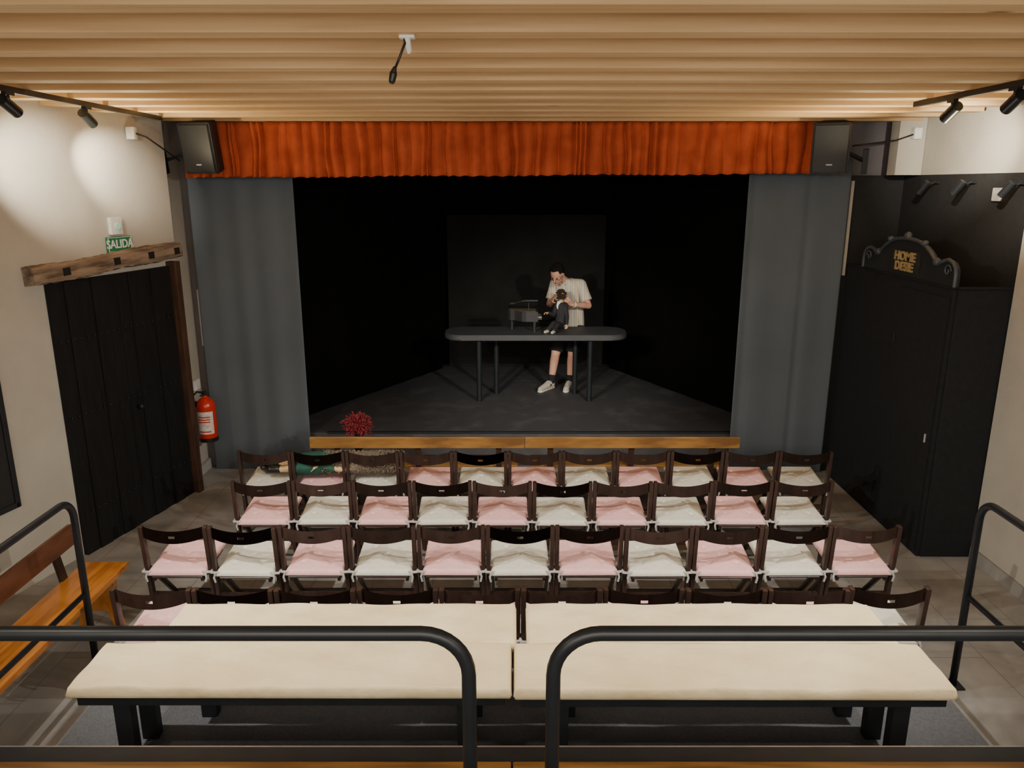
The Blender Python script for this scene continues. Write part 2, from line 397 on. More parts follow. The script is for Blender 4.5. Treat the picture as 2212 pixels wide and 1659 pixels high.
# ------------------------------------------------------------ folding chairs
def build_chair():
    ch = thing('folding_chair', 'dark brown wooden folding chair in an audience row', 'chair')
    for sx in (-1, 1):
        bm = NB(); beam(bm, (sx*0.209, 0.0, 0.766), (sx*0.209, 0.07, 0.0), 0.028, 0.044, bev=0.006); part(ch, 'rear_leg', bm, M_choc, 30)
        bm = NB(); beam(bm, (sx*0.184, 0.030, 0.445), (sx*0.184, 0.42, 0.0), 0.020, 0.036, bev=0.004); part(ch, 'front_leg', bm, M_choc, 30)
    bm = NB(); nx = 20; zz = [0, 0.42, 0.60, 1.0]; G = []
    for j in range(4):
        row = []
        for i in range(nx+1):
            u = i/nx*2-1; top = 0.744+0.022*u*u; bot = 0.656+0.030*u*u
            row.append(bm.verts.new((u*0.2, -0.034*(1-u*u)-0.002, bot+(top-bot)*zz[j])))
        G.append(row)
    for j in range(3):
        for i in range(nx):
            if j == 1 and i in (9, 10): continue
            bm.faces.new((G[j][i], G[j][i+1], G[j+1][i+1], G[j+1][i]))
    bmesh.ops.solidify(bm, geom=bm.faces[:], thickness=0.020)
    part(ch, 'backrest', bm, M_choc, 40)
    bm = NB()
    def sz(yy): return 0.405 + 0.12*yy
    for sx in (-1, 1): beam(bm, (sx*0.158, -0.01, sz(-0.01)-0.012), (sx*0.158, 0.35, sz(0.35)-0.012), 0.018, 0.03)
    for i in range(6):
        yy = 0.005+i*0.066; box(bm, (0, yy, sz(yy)+0.004), (0.335, 0.052, 0.012), 0.002, seg=1)
    part(ch, 'seat', bm, M_choc)
    bm = NB(); beam(bm, (-0.18, 0.335, 0.11), (0.18, 0.335, 0.11), 0.022, 0.036, side=(0,1,0)); part(ch, 'stretcher', bm, M_choc)
    bm = NB(); beam(bm, (-0.2, 0.045, 0.25), (0.2, 0.045, 0.25), 0.020, 0.036, side=(0,1,0)); part(ch, 'stretcher', bm, M_choc)
    return ch

def pad_mesh(w, d, t, nx, ny, rnd=0.03, tufts=(), tuft_d=0.02, tuft_r=0.04, wob=0.0, seed=0, edge=0.0):
    rr = random.Random(seed); bm = NB()
    ph = [rr.uniform(0, 6) for _ in range(8)]
    T = []; B = []
    def dist(i, n, L):
        u = i/n; return 0.5 - 0.5*math.cos(math.pi*u) if n < 60 else u
    for j in range(ny+1):
        a = []; b = []
        for i in range(nx+1):
            u = min(max(dist(i, nx, w), 0), 1); v = min(max(dist(j, ny, d), 0), 1)
            x = (u-0.5)*w; y = (v-0.5)*d
            e = min(u*w, (1-u)*w, v*d, (1-v)*d); q = min(1, e/rnd); h = math.sqrt(max(0, 1-(1-q)**2))
            z = t*h*0.88 + t*0.12*math.sin(math.pi*u)*math.sin(math.pi*v)
            for (tx, ty) in tufts:
                dx = x-tx; dy = y-ty; r = math.hypot(dx, dy)
                z -= tuft_d*math.exp(-(r/tuft_r)**2)*h
            if tufts:
                for (lx, ly) in ((1,1),(1,-1)):
                    dl = abs(x*ly - y*lx)/math.sqrt(2)
                    if math.hypot(x, y) < 0.135: z -= 0.0022*math.exp(-(dl/0.005)**2)*h
            z += wob*h*(math.sin(x*23+ph[1]+4*math.sin(y*9+ph[2]))*0.5 + math.sin(y*37+x*11+ph[3])*0.5)
            yo = y + edge*(abs(2*v-1)**4)*math.sin(x*7+ph[4])*math.copysign(1, v-0.5) + edge*0.5*(abs(2*v-1)**4)*math.sin(x*19+ph[5])
            a.append(V((x, yo, z+t*0.5*(1-h)*0.6)))
            b.append(V((x, y, t*0.3*(1-h))))
        T.append(a); B.append(b)
    tv = [[bm.verts.new(p) for p in r] for r in T]; bv = [[None]*(nx+1) for _ in range(ny+1)]
    for j in range(ny+1):
        for i in range(nx+1):
            bv[j][i] = tv[j][i] if (i in (0, nx) or j in (0, ny)) else bm.verts.new(B[j][i])
    for j in range(ny):
        for i in range(nx):
            bm.faces.new((tv[j][i], tv[j][i+1], tv[j+1][i+1], tv[j+1][i]))
            f = (bv[j][i], bv[j+1][i], bv[j+1][i+1], bv[j][i+1])
            try: bm.faces.new(f)
            except ValueError: pass
    return bm

def build_cushion(mm, colname, seed):
    cu = thing('seat_cushion', colname+' tufted seat cushion tied to a folding chair', 'cushion')
    tf = [(-0.09,-0.09),(0.09,-0.09),(-0.09,0.09),(0.09,0.09),(0,0)]
    bm = pad_mesh(0.388, 0.390, 0.052, 56, 56, 0.026, tf, 0.011, 0.014, 0.0005, seed)
    T = Matrix.Translation((0, 0.172, 0.4355)) @ Matrix.Rotation(math.atan(0.12), 4, 'X')
    bmesh.ops.transform(bm, matrix=T, verts=bm.verts)
    part(cu, 'pad', bm, mm, 180)
    for sx in (-1, 1):
        bm = NB()
        tube(bm, [(sx*0.165, -0.010, 0.447), (sx*0.19, -0.024, 0.45), (sx*0.224, -0.014, 0.448), (sx*0.228, 0.05, 0.446), (sx*0.2, 0.07, 0.452), (sx*0.170, 0.05, 0.46)], 0.009, 6)
        tube(bm, [(sx*0.19, -0.026, 0.45), (sx*0.199, -0.034, 0.42), (sx*0.192, -0.032, 0.385)], 0.007, 6)
        part(cu, 'tie', bm, M_tie, 60)
    return cu

CH = build_chair(); CP = build_cushion(M_pink, 'pale pink', 1); CW = build_cushion(M_white, 'ivory white', 2)
rows = [(3.81, -2.21, 10, 'p'), (4.60, -2.43, 11, 'p'), (5.38, -2.105, 10, 'p'), (6.05, -2.293, 11, 'w')]
used = set()
def put(src, loc, rot, **kw):
    if src.name not in used:
        used.add(src.name); src.location = loc; src.rotation_euler = (0,0,rot); o = src
    else: o = copy_tree(src, loc, rot)
    meta(o, **kw); return o
pitch = 0.4515
for ri, (ry, x0, n, st) in enumerate(rows):
    for i in range(n):
        cx = x0 + pitch*(i+0.5); jy = random.uniform(-0.012, 0.012); rz = random.uniform(-0.012, 0.012)
        put(CH, (cx, ry+jy, 0), rz, group='folding chairs in audience rows')
        pk = (i % 2 == 0) == (st == 'p')
        put(CP if pk else CW, (cx, ry+jy, 0), rz+random.uniform(-0.015, 0.015), group='cushions on the folding chairs')

# ------------------------------------------------------------ platforms + padded benches
bm = NB(); box(bm, (0.05, 2.78, 0.275), (4.06, 1.24, 0.55), 0.006); solo('seating_platform', bm, M_carpet, 'low dark grey studded platform under padded benches', 'platform')
sp = thing('seating_platform', 'taller black tier platform with a pale nosing', 'platform', (0, 0.13, 0))
bm = NB(); box(bm, (0.0, 0.0, 0.51), (5.0, 4.05, 1.02), 0.004); part(sp, 'deck', bm, M_carpet)
bm = NB(); box(bm, (0.0, 2.085, 1.026), (5.0, 0.09, 0.012), 0.002); part(sp, 'edge_strip', bm, M_blkmetal)
bm = NB(); box(bm, (0.0, 2.129, 1.020), (5.0, 0.006, 0.026)); part(sp, 'edging', bm, M_palemetal)  # pale strip added in place of a glass pane's reflecting top edge
for cx in (-1.248, 1.248):
    b = thing('low_bench', 'low varnished pine plank bench on the tier', 'bench', (cx, 2.045, 1.022))
    bm = NB(); box(bm, (0, -0.015, 0.05), (2.49, 0.19, 0.03), 0.006); part(b, 'seat', bm, M_orange_x, 30)
    for q in (-1.1, 1.1):
        bm = NB(); box(bm, (q, 0, 0.0175), (0.08, 0.16, 0.035)); part(b, 'leg', bm, M_blkwood)

def pad_bench(x0, x1, y0, y1, ztop, seed, label):
    cx = (x0+x1)/2; cy = (y0+y1)/2; L = x1-x0; D = y1-y0; zf = 0.55; zt = ztop-0.066
    b = thing('padded_bench', 'black painted bench under a cream cushion', 'bench', (cx, cy, zf), group='black benches with cream cushions')
    h = zt-zf
    bm = NB(); box(bm, (0, 0, h-0.02), (L-0.06, D-0.02, 0.04), 0.004); part(b, 'seat', bm, M_blkwood)
    for sx in (-1, 1):
        for sy in (-1, 1):
            bm = NB(); box(bm, (sx*(L/2-0.19), sy*(D/2-0.06), (h-0.04)/2), (0.07, 0.05, h-0.04), 0.004); part(b, 'leg', bm, M_blkwood)
    bm = pad_mesh(L, D+0.02, 0.062, 220, 72, 0.014, (), wob=0.0034, seed=seed, edge=0.004)
    c = solo('bench_cushion', mesh_of(bm, 'bench_cushion', M_cream, 180), M_cream, label, 'cushion', group='cream cushions on the black benches')
    c.location = (cx, cy, zt+0.001); c.rotation_euler = (0, 0, random.uniform(-0.004, 0.004))
    return b
pad_bench(-1.78, 0.0, 2.665, 2.97, 0.985, 1, 'long cream quilted cushion on a black bench')
pad_bench(0.006, 1.775, 2.655, 2.965, 0.985, 2, 'long cream quilted cushion on a black bench')
pad_bench(-1.575, 0.02, 2.992, 3.31, 0.975, 3, 'long cream cushion on the bench behind the chairs')
pad_bench(0.065, 1.71, 2.992, 3.31, 0.975, 4, 'long cream cushion on the bench behind the chairs')

# ------------------------------------------------------------ railings
def arc_pts(pts, r, n=8):
    pts = [V(p) for p in pts]; out = [pts[0]]
    for a, b, c in zip(pts, pts[1:], pts[2:]):
        d1 = (a-b).normalized(); d2 = (c-b).normalized(); ctr = b+(d1+d2)*r
        for k in range(n+1):
            t = math.pi/2*k/n; out.append(ctr - d2*r*math.cos(t) - d1*r*math.sin(t))
    out.append(pts[-1]); return out
for sx, xi in ((-1, -0.12), (1, 0.115)):
    r = thing('guard_rail', 'black tubular steel guard rail with a rounded corner', 'railing', (xi, 1.87, 1.02))
    bm = NB(); tube(bm, arc_pts([(sx*1.9-xi, 0, 0.02), (sx*1.9-xi, 0, 0.70), (0, 0, 0.70), (0, 0, 0.0)], 0.13), 0.0205, 20); part(r, 'rail', bm, M_blkmetal, 180)
    bm = NB(); cyl(bm, (0,0,0.001), (0,0,0.009), 0.05); part(r, 'base_plate', bm, M_blkmetal, 40)
    bm = NB(); cyl(bm, (sx*1.9-xi,0,0.001), (sx*1.9-xi,0,0.009), 0.05); part(r, 'base_plate', bm, M_blkmetal, 40)
def side_rail(x, y, ztop, zmid):
    r = thing('side_rail', 'black tubular handrail with rounded end post', 'railing', (x, y, 0))
    bm = NB(); tube(bm, arc_pts([(0,0,0.0),(0,0,ztop),(0,2.38-y,ztop),(0,2.38-y,0.0)], 0.12), 0.021, 18); part(r, 'rail', bm, M_blkmetal, 180)
    bm = NB(); tube(bm, [(0,0.0,zmid),(0,2.38-y,zmid)], 0.016, 14); part(r, 'mid_rail', bm, M_blkmetal, 180)
    bm = NB(); box(bm, (0,0,0.005), (0.1,0.1,0.01)); part(r, 'base_plate', bm, M_blkmetal)
side_rail(-2.60, 4.22, 1.12, 0.50)
side_rail(2.645, 4.02, 1.20, 0.60)

# ------------------------------------------------------------ side bench (orange)
sb = thing('wooden_bench', 'varnished pine bench with brown plank back beside the wall', 'bench', (-2.80, 3.53, 0))
bm = NB(); box(bm, (0, 0, 0.375), (0.31, 2.6, 0.04), 0.006); part(sb, 'seat', bm, M_orange, 30)
bm = NB(); box(bm, (-0.175, 0.0, 0.63), (0.028, 2.5, 0.14), 0.005, Matrix.Translation((-0.175,0,0.63)) @ Matrix.Rotation(-0.12,4,'Y') @ Matrix.Translation((0.175,0,-0.63))); part(sb, 'backrest', bm, M_brownback, 30)
for yy in (-1.05, 0.0, 1.05):
    bm = NB(); beam(bm, (-0.145, yy, 0.35), (-0.20, yy, 0.66), 0.06, 0.025, side=(0,1,0)); part(sb, 'back_support', bm, M_choc)
for yy in (-1.15, 1.15):
    bm = NB(); prof = [(-0.15,0),(-0.09,0),(-0.06,0.12),(0.06,0.12),(0.09,0),(0.15,0),(0.12,0.12),(0.125,0.355),(-0.125,0.355),(-0.12,0.12)]
    a = [bm.verts.new((x, yy-0.02, z)) for x, z in prof]; b2 = [bm.verts.new((x, yy+0.02, z)) for x, z in prof]
    bm.faces.new(a); bm.faces.new(list(reversed(b2)))
    for i in range(len(a)): bm.faces.new((a[i], a[(i+1)%len(a)], b2[(i+1)%len(a)], b2[i]))
    part(sb, 'leg', bm, M_orange)
for x0, x1 in ((-1.82, 0.112), (0.117, 2.05)):
    L = x1-x0
    b = thing('wooden_bench', 'varnished pine bench with plank back before the stage', 'bench', ((x0+x1)/2, 6.76, 0), group='pine benches before the stage')
    bm = NB(); box(bm, (0, 0.03, 0.405), (L-0.12, 0.28, 0.035), 0.005); part(b, 'seat', bm, M_orange_x)
    bm = NB(); box(bm, (0, -0.19, 0.668), (L, 0.026, 0.105), 0.005); part(b, 'backrest', bm, M_orange_x)
    for q in (-0.38, 0.0, 0.38):
        bm = NB(); beam(bm, (q*L, -0.12, 0.30), (q*L, -0.160, 0.695), 0.05, 0.03); part(b, 'back_support', bm, M_choc)
    for q in (-0.42, 0.42):
        bm = NB(); box(bm, (q*L, 0.02, 0.194), (0.04, 0.24, 0.387), 0.004); part(b, 'leg', bm, M_choc)

# ------------------------------------------------------------ left wall items
dd = V((0.25, 1, 0)).normalized(); W0 = V((-3.495, 5.64, 0))
nY = V((0,0,1)).cross(dd)
ML = Matrix(((dd.x, nY.x, 0, W0.x), (dd.y, nY.y, 0, W0.y), (0, 0, 1, 0), (0,0,0,1)))
dr = thing('door_1', 'old black double plank door under a timber lintel', 'door', M=ML, kind=ST)
for a, b_ in ((0.07, 0.748), (0.75, 1.43)):
    bm = NB(); n = 5; w = (b_-a)/n
    for i in range(n): box(bm, (a+w*(i+0.5), -0.026-(i%2)*0.008, 1.10), (w-0.002, 0.03, 2.20))
    box(bm, ((a+b_)/2, -0.012, 1.10), (b_-a, 0.02, 2.20))
    lf = part(dr, 'door_leaf', bm, M_door)
    bm = NB()
    for zz in (0.35, 1.15, 1.75):
        for i in range(n*2): ellip(bm, (a+(b_-a)*(i+0.5)/(n*2), -0.05, zz), (0.008,0.006,0.008), u=8, v=5)
    part(lf, 'door_stud', bm, M_blkmetal, 180)['kind'] = 'stuff'
bm = NB(); cyl(bm, (0.82,-0.045,1.05), (0.82,-0.085,1.05), 0.012); ellip(bm, (0.82,-0.09,1.05), (0.022,0.014,0.022)); part(dr, 'door_knob', bm, M_blkmetal, 180)
bm = NB(); box(bm, (1.47, -0.05, 1.12), (0.07, 0.10, 2.24), 0.004); solo('trim_1', bm, M_jamb, 'dark brown wooden door jamb', 'jamb', kind=ST, M=ML)
lt = thing('lintel_beam', 'weathered old timber lintel with square mortise holes', 'beam', M=ML @ Matrix.Translation((0.73, 0, 2.305)) @ Matrix.Rotation(-0.045, 4, 'Y'))
bm = NB(); NS = 40; rr = random.Random(4); R = []
for i in range(NS+1):
    x = -0.83+1.66*i/NS; j = [rr.uniform(-0.006,0.006) for _ in range(8)]
    top = 0.066+0.008*math.sin(x*5); bot = -0.068+0.006*math.sin(x*7+1)
    R.append([V((x, -0.001, bot+j[0])), V((x, -0.06+j[6]*0.5, bot-0.004+j[7])), V((x, -0.096+j[1]*0.6, bot+j[2]+0.008)), V((x, -0.102+j[5]*0.6, 0.0)), V((x, -0.094+j[3]*0.6, top+j[4]-0.008)), V((x, -0.05, top+0.004+j[6])), V((x, -0.001, top+j[1]))])
rings(bm, R, True, True)
part(lt, 'timber', bm, M_lintel, 25)
for s_, zz in ((0.30,0.0),(0.83,0.005),(1.24,0.0),(1.58,-0.005)):
    bm = NB(); box(bm, (s_-0.83, -0.103, zz), (0.065, 0.010, 0.058), 0.002); part(lt, 'mortise_hole', bm, M_hole)
sg = thing('exit_sign', 'green emergency exit sign with white lettering', 'sign', M=ML @ Matrix.Translation((0.875, 0, 2.435)))
bm = NB(); box(bm, (0, -0.012, 0), (0.27, 0.022, 0.125), 0.004); part(sg, 'panel', bm, M_green)
bm = NB()
for zz in (-0.056, 0.056): box(bm, (0, -0.0245, zz), (0.26, 0.003, 0.004))
for q in (-0.128, 0.128): box(bm, (q, -0.0245, 0), (0.004, 0.003, 0.112))
part(sg, 'border', bm, M_paint)
tm = text_mesh('SALIDA', 0.096, 0.0015, 1.0, 0.0015); tm.transform(Matrix.Translation((0, -0.025, 0)) @ Matrix.Diagonal((0.96,1,1,1))); part(sg, 'lettering', tm, M_paint)
el = thing('emergency_light', 'small white emergency light above the exit sign', 'light', M=ML @ Matrix.Translation((0.85, 0, 2.585)))
bm = NB(); box(bm, (0, -0.02, 0), (0.13, 0.038, 0.14), 0.008); part(el, 'housing', bm, M_paint, 40)
bm = NB(); cyl(bm, (0,-0.04,0), (0,-0.055,0), 0.026); part(el, 'lens', bm, mat('lamp_lens', (0.35,0.5,0.42), None, 0.2, emit=((0.4,1,0.6), 0.3)), 40)
wp = thing('wall_board', 'dark framed board hung on the plaster wall', 'board', M=ML @ Matrix.Translation((-0.96, 0, 0.65)))
bm = NB(); box(bm, (0, -0.015, 0.6), (0.96, 0.02, 1.16)); part(wp, 'panel', bm, M_blackwall)
bm = NB()
for q in (-0.49, 0.49): box(bm, (q, -0.02, 0.6), (0.04, 0.04, 1.2), 0.004)
for q in (0.02, 1.18): box(bm, (0, -0.02, q), (1.0, 0.04, 0.04), 0.004)
part(wp, 'frame', bm, M_blkwood)

# fire extinguisher
ex = thing('fire_extinguisher', 'red fire extinguisher with white label hung on the wall', 'fire extinguisher', (-3.05, 7.36, 0.43))
bm = NB(); lathe(bm, [(0.07,0),(0.082,0.01),(0.09,0.03),(0.09,0.35),(0.082,0.395),(0.05,0.43),(0.024,0.445),(0.022,0.46)]); part(ex, 'cylinder', bm, M_red, 50)
bm = NB(); lathe(bm, [(0.0915,-0.005),(0.0915,0.035)]); part(ex, 'base_ring', bm, M_boot, 50)
bm = NB(); R = []
for z in (0.08, 0.31): R.append([V((0.0915*math.cos(a), 0.0915*math.sin(a), z)) for a in [math.radians(-140+110*i/20) for i in range(21)]])
rings(bm, R, False, False); part(ex, 'label', bm, M_label, 180)
bm = NB()
for zz in (0.10, 0.20, 0.225, 0.25):
    R = [[V((0.0925*math.cos(a), 0.0925*math.sin(a), z)) for a in [math.radians(-125+75*i/20) for i in range(21)]] for z in (zz, zz+0.011)]
    rings(bm, R, False, False)
part(ex, 'label_print', bm, M_red, 180)
bm = NB(); cyl(bm, (0,0,0.45), (0,0,0.50), 0.02); beam(bm, (0,0,0.50), (0.0,-0.11,0.525), 0.02, 0.012); beam(bm, (0,0,0.485), (0,-0.10,0.48), 0.018, 0.01); part(ex, 'valve', bm, M_blkmetal, 40)
bm = NB(); tube(bm, [(-0.01,0,0.48),(-0.07,-0.01,0.50),(-0.118,-0.02,0.45),(-0.124,-0.03,0.3),(-0.112,-0.04,0.14),(-0.104,-0.04,0.06)], 0.009, 10); part(ex, 'hose', bm, M_boot, 180)
bm = NB(); box(bm, (-0.115, 0.03, 0.36), (0.05, 0.05, 0.05)); box(bm, (-0.150, 0.03, 0.36), (0.02, 0.08, 0.12)); part(ex, 'wall_bracket', bm, M_blkmetal)
for yy in (7.25, 7.335, 7.42):
    bm = NB(); box(bm, (-3.205, yy, 0.98), (0.018, 0.07, 0.07), 0.004); solo('light_switch', bm, M_paint, 'white wall switch beside the door', 'switch', group='wall switches')
bm = NB(); box(bm, (-3.205, 7.55, 0.95), (0.04, 0.12, 0.10), 0.006); solo('junction_box', bm, M_paint, 'small white wall box above the extinguisher', 'electrical box')
bm = NB(); box(bm, (-3.165, 7.765, 1.60), (0.04, 0.03, 0.58), 0.004); solo('pale_strip', bm, M_paint, 'white vertical strip beside the curtain', 'wall_strip')  # plain white strip on the wall at the curtain edge
bm = NB(); box(bm, (3.255, 7.595, 2.5), (0.03, 0.03, 0.9), 0.004); solo('pale_strip', bm, M_wall, 'pale strip for the bright gap between curtain and alcove', 'wall_strip')  # added strip, its pale colour imitates the light gap here

# ------------------------------------------------------------ booth
YB = 5.67
bo = thing('ticket_booth', 'tall black painted plywood booth with side door', 'booth', (3.27, YB, 0))
bm = NB(); box(bm, (0.015, 0.94, 1.08), (0.03, 1.86, 2.16), 0.003); part(bo, 'side_panel', bm, M_booth)
bm = NB(); box(bm, (-0.006, 0.40, 1.06), (0.012, 0.72, 2.06), 0.002); d = part(bo, 'door', bm, M_booth)
bm = NB(); box(bm, (-0.018, 0.09, 0.98), (0.010, 0.014, 0.07), 0.003); part(d, 'handle', bm, M_tie)
for zz in (0.45, 1.65):
    bm = NB(); cyl(bm, (-0.014, 0.77, zz-0.04), (-0.014, 0.77, zz+0.04), 0.006); part(bo, 'hinge', bm, M_blkmetal, 40)
bm = NB(); box(bm, (0.24, 0.015, 1.08), (0.42, 0.03, 2.16), 0.003); part(bo, 'front_panel', bm, M_booth)
bm = NB(); box(bm, (0.015, 0.94, 2.17), (0.05, 1.86, 0.016), 0.003); box(bm, (0.235, 0.015, 2.17), (0.42, 0.05, 0.016), 0.003); part(bo, 'top_rim', bm, M_booth)
MR = Matrix(((0,1,0,3.27),(-1,0,0,6.43),(0,0,1,2.18),(0,0,0,1)))
pe = thing('carved_pediment', 'black ornate arched sign board with gold letters', 'sign', M=MR)
half = [(0.76,0.0),(0.76,0.09),(0.745,0.14),(0.705,0.175),(0.64,0.19),(0.575,0.175),(0.525,0.155),(0.485,0.15),(0.44,0.18),(0.37,0.228),(0.29,0.265),(0.20,0.29),(0.10,0.302),(0.0,0.306)]
out = [(x, z) for x, z in half] + [(-x, z) for x, z in reversed(half[:-1])]
def plate(bm, o, y0, y1):
    a = [bm.verts.new((x, y0, z)) for x, z in o]; b = [bm.verts.new((x, y1, z)) for x, z in o]
    bm.faces.new(a); bm.faces.new(list(reversed(b)))
    for i in range(len(o)): bm.faces.new((a[i], a[(i+1)%len(o)], b[(i+1)%len(o)], b[i]))
bm = NB(); plate(bm, out, -0.005, 0.025); part(pe, 'board', bm, M_pedi)
bm = NB(); tube(bm, [V((x, -0.008, z)) for x, z in out], 0.015, 10)
for x, z, r in ((0,0.325,0.040),(0.485,0.16,0.036),(-0.485,0.16,0.036),(0.28,0.285,0.026),(-0.28,0.285,0.026)):
    ellip(bm, (x,-0.01,z), (r*1.1,0.03,r*0.9))
for s in (-1,1):
    tube(bm, [V((s*(0.65+0.05*math.cos(a)*(1-a/9)), -0.012, 0.11+0.05*math.sin(a)*(1-a/9))) for a in [0.5*i for i in range(15)]], 0.008, 8)
part(pe, 'molding', bm, M_pedi2, 60)
bm = NB(); box(bm, (0, -0.008, 0.115), (0.46, 0.008, 0.18), 0.003); part(pe, 'name_plate', bm, M_blackwall)
tm = text_mesh('HOME\nDESIE', 0.098, 0.004, 1.0, 0.004); tm.transform(Matrix.Translation((0, -0.017, 0.115)) @ Matrix.Diagonal((1.25,1,1,1))); part(pe, 'lettering', tm, M_gold)
bm = NB(); box(bm, (3.738, 6.10, 2.84), (0.024, 0.10, 0.10), 0.006); solo('emergency_light', bm, M_tie, 'small grey emergency light on the black wall', 'light')
def spot_head(p, aim, name='track_spotlight', label='black cylindrical spotlight on a ceiling track', L=0.15, r=0.034, stem=(0,0,0.075), grp='track spotlights', lens=M_lens):
    p = V(p); d = V(aim).normalized()
    t = thing(name, label, 'spotlight', p, group=grp)
    bm = NB(); cyl(bm, -d*L/2, d*L/2, r, seg=24); part(t, 'housing', bm, M_blkmetal, 40)
    bm = NB(); cyl(bm, d*(L/2), d*(L/2+0.003), r*0.85, seg=24); part(t, 'lens', bm, lens, 40)
    bm = NB(); cyl(bm, (0,0,0), stem, 0.008, seg=10); box(bm, V(stem)-V((0,0,0.008)), (0.03,0.08,0.016)); part(t, 'bracket', bm, M_blkmetal)
    return t
for (yy, zz) in ((7.0, 2.89), (6.45, 2.89), (5.82, 2.88)):
    spot_head((3.63, yy, zz), (-0.3,0.5,-0.8), 'wall_spotlight', 'small black spotlight on the alcove wall', 0.12, 0.028, (0.11,0,0.05), 'alcove spotlights', M_lensoff)

# tracks
bm = NB(); box(bm, (-2.95, 4.7, 3.452), (0.035, 4.2, 0.034)); solo('ceiling_track', bm, M_blkmetal, 'black lighting track fixed under the beams', 'lighting track')
bm = NB(); box(bm, (2.80, 4.1, 3.452), (0.035, 3.1, 0.034)); solo('ceiling_track', bm, M_blkmetal, 'black lighting track fixed under the beams', 'lighting track')
for p, a in (((-2.95,4.78,3.36),(0.0,0.85,-0.4)), ((-2.95,5.64,3.36),(-0.05,0.85,-0.4)), ((2.8,4.55,3.36),(0.05,0.85,-0.4)), ((2.8,5.18,3.36),(0.0,0.85,-0.4))):
    spot_head(p, a)

# ------------------------------------------------------------ speakers
def speaker(x, lab, rz, wallx):
    M = Matrix.Translation((x, 7.10, 3.235)) @ Matrix.Rotation(rz, 4, 'Z') @ Matrix.Rotation(math.radians(10), 4, 'X')
    s = thing('loudspeaker', lab, 'loudspeaker', M=M)
    prof = [(-0.15,-0.10),(0.15,-0.10),(0.16,-0.07),(0.095,0.13),(-0.095,0.13),(-0.16,-0.07)]
    bm = NB(); prism(bm, prof, -0.215, 0.215); bmesh.ops.bevel(bm, geom=bm.edges[:], offset=0.008, segments=2, affect='EDGES'); part(s, 'cabinet', bm, M_spk, 30)
    bm = NB(); box(bm, (0, -0.105, 0), (0.275, 0.012, 0.395), 0.005); part(s, 'grille', bm, M_grille, 30)
    bm = NB(); box(bm, (0.0, -0.113, -0.135), (0.05, 0.003, 0.012)); part(s, 'badge', bm, M_palemetal)
    bm = NB(); Mi = M.inverted()
    a = V((0,0.12,0)); w = Mi @ V((wallx, 7.30, 3.12))
    beam(bm, a, w, 0.025, 0.03); part(s, 'bracket_arm', bm, M_blkmetal)
    bm = NB(); box(bm, w, (0.05,0.06,0.22), 0.004); part(s, 'bracket_plate', bm, M_blkmetal)
speaker(-2.73, 'black loudspeaker on a bracket over the exit wall', math.radians(-10), -3.18)
speaker(2.82, 'black loudspeaker on a bracket angled to the audience', math.radians(-24), 3.22)
for bx, pts in (((-3.18, 6.75, 3.33), [(-3.15,6.75,3.33),(-3.08,6.8,3.30),(-3.0,6.95,3.2),(-2.95,7.1,3.12)]),
                ((3.64, 7.26, 3.36), [(3.6,7.24,3.35),(3.45,7.22,3.30),(3.3,7.2,3.28),(3.05,7.2,3.25)])):
    b = thing('wall_socket', 'small white wall socket with black cable plugged in', 'socket', bx)
    bm = NB(); box(bm, (0,0,0), (0.07,0.07,0.10), 0.008); part(b, 'box', bm, M_paint, 30)
    bm = NB(); tube(bm, [V(p)-V(bx) for p in pts], 0.007, 8); part(b, 'cable', bm, M_boot, 180)

# hanging plug
hp = thing('hanging_cable', 'black cable with plug hanging from a white ceiling fitting', 'cable', (-0.405, 3.21, 3.47))
bm = NB(); box(bm, (0,0,-0.006), (0.06,0.04,0.012), 0.003); capsule(bm, (0.0,0,-0.012), 0.012, (0.005,0,-0.055), 0.012); part(hp, 'fitting', bm, M_paint, 50)
bm = NB(); tube(bm, [(-0.01,0,-0.008),(-0.008,-0.01,-0.03),(-0.03,-0.01,-0.08),(-0.052,-0.005,-0.125)], 0.005, 8); part(hp, 'cord', bm, M_boot, 180)
bm = NB(); capsule(bm, (-0.052,-0.005,-0.12), 0.008, (-0.058,-0.004,-0.14), 0.015); capsule(bm, (-0.058,-0.004,-0.14), 0.015, (-0.064,-0.003,-0.165), 0.013); part(hp, 'plug', bm, M_boot, 50)

# ------------------------------------------------------------ stage table
zs = 0.37
tb = thing('stage_table', 'long dark grey table with rounded ends standing on stage', 'table', (0.285, 9.19, zs))
bm = NB()
def rr_outline(L, D, r, n=8):
    o = []
    for cx, cy, a0 in ((L/2-r, D/2-r, 0), (-L/2+r, D/2-r, 90), (-L/2+r, -D/2+r, 180), (L/2-r, -D/2+r, 270)):
        for k in range(n+1):
            a = math.radians(a0+90*k/n); o.append((cx+r*math.cos(a), cy+r*math.sin(a)))
    return o
prism(bm, rr_outline(2.18, 0.58, 0.2), 0.765, 0.83); bmesh.ops.bevel(bm, geom=[e for e in bm.edges if abs(e.verts[0].co.z-e.verts[1].co.z) < 1e-5], offset=0.012, segments=2, affect='EDGES')
part(tb, 'tabletop', bm, M_table, 40)
for lx, ly in ((-0.68,-0.19),(0.65,-0.19),(-0.48,0.15),(0.50,0.15)):
    bm = NB(); cyl(bm, (lx,ly,0), (lx,ly,0.77), 0.032, seg=20); part(tb, 'leg', bm, M_blkmetal, 40)
ZT = zs+0.83

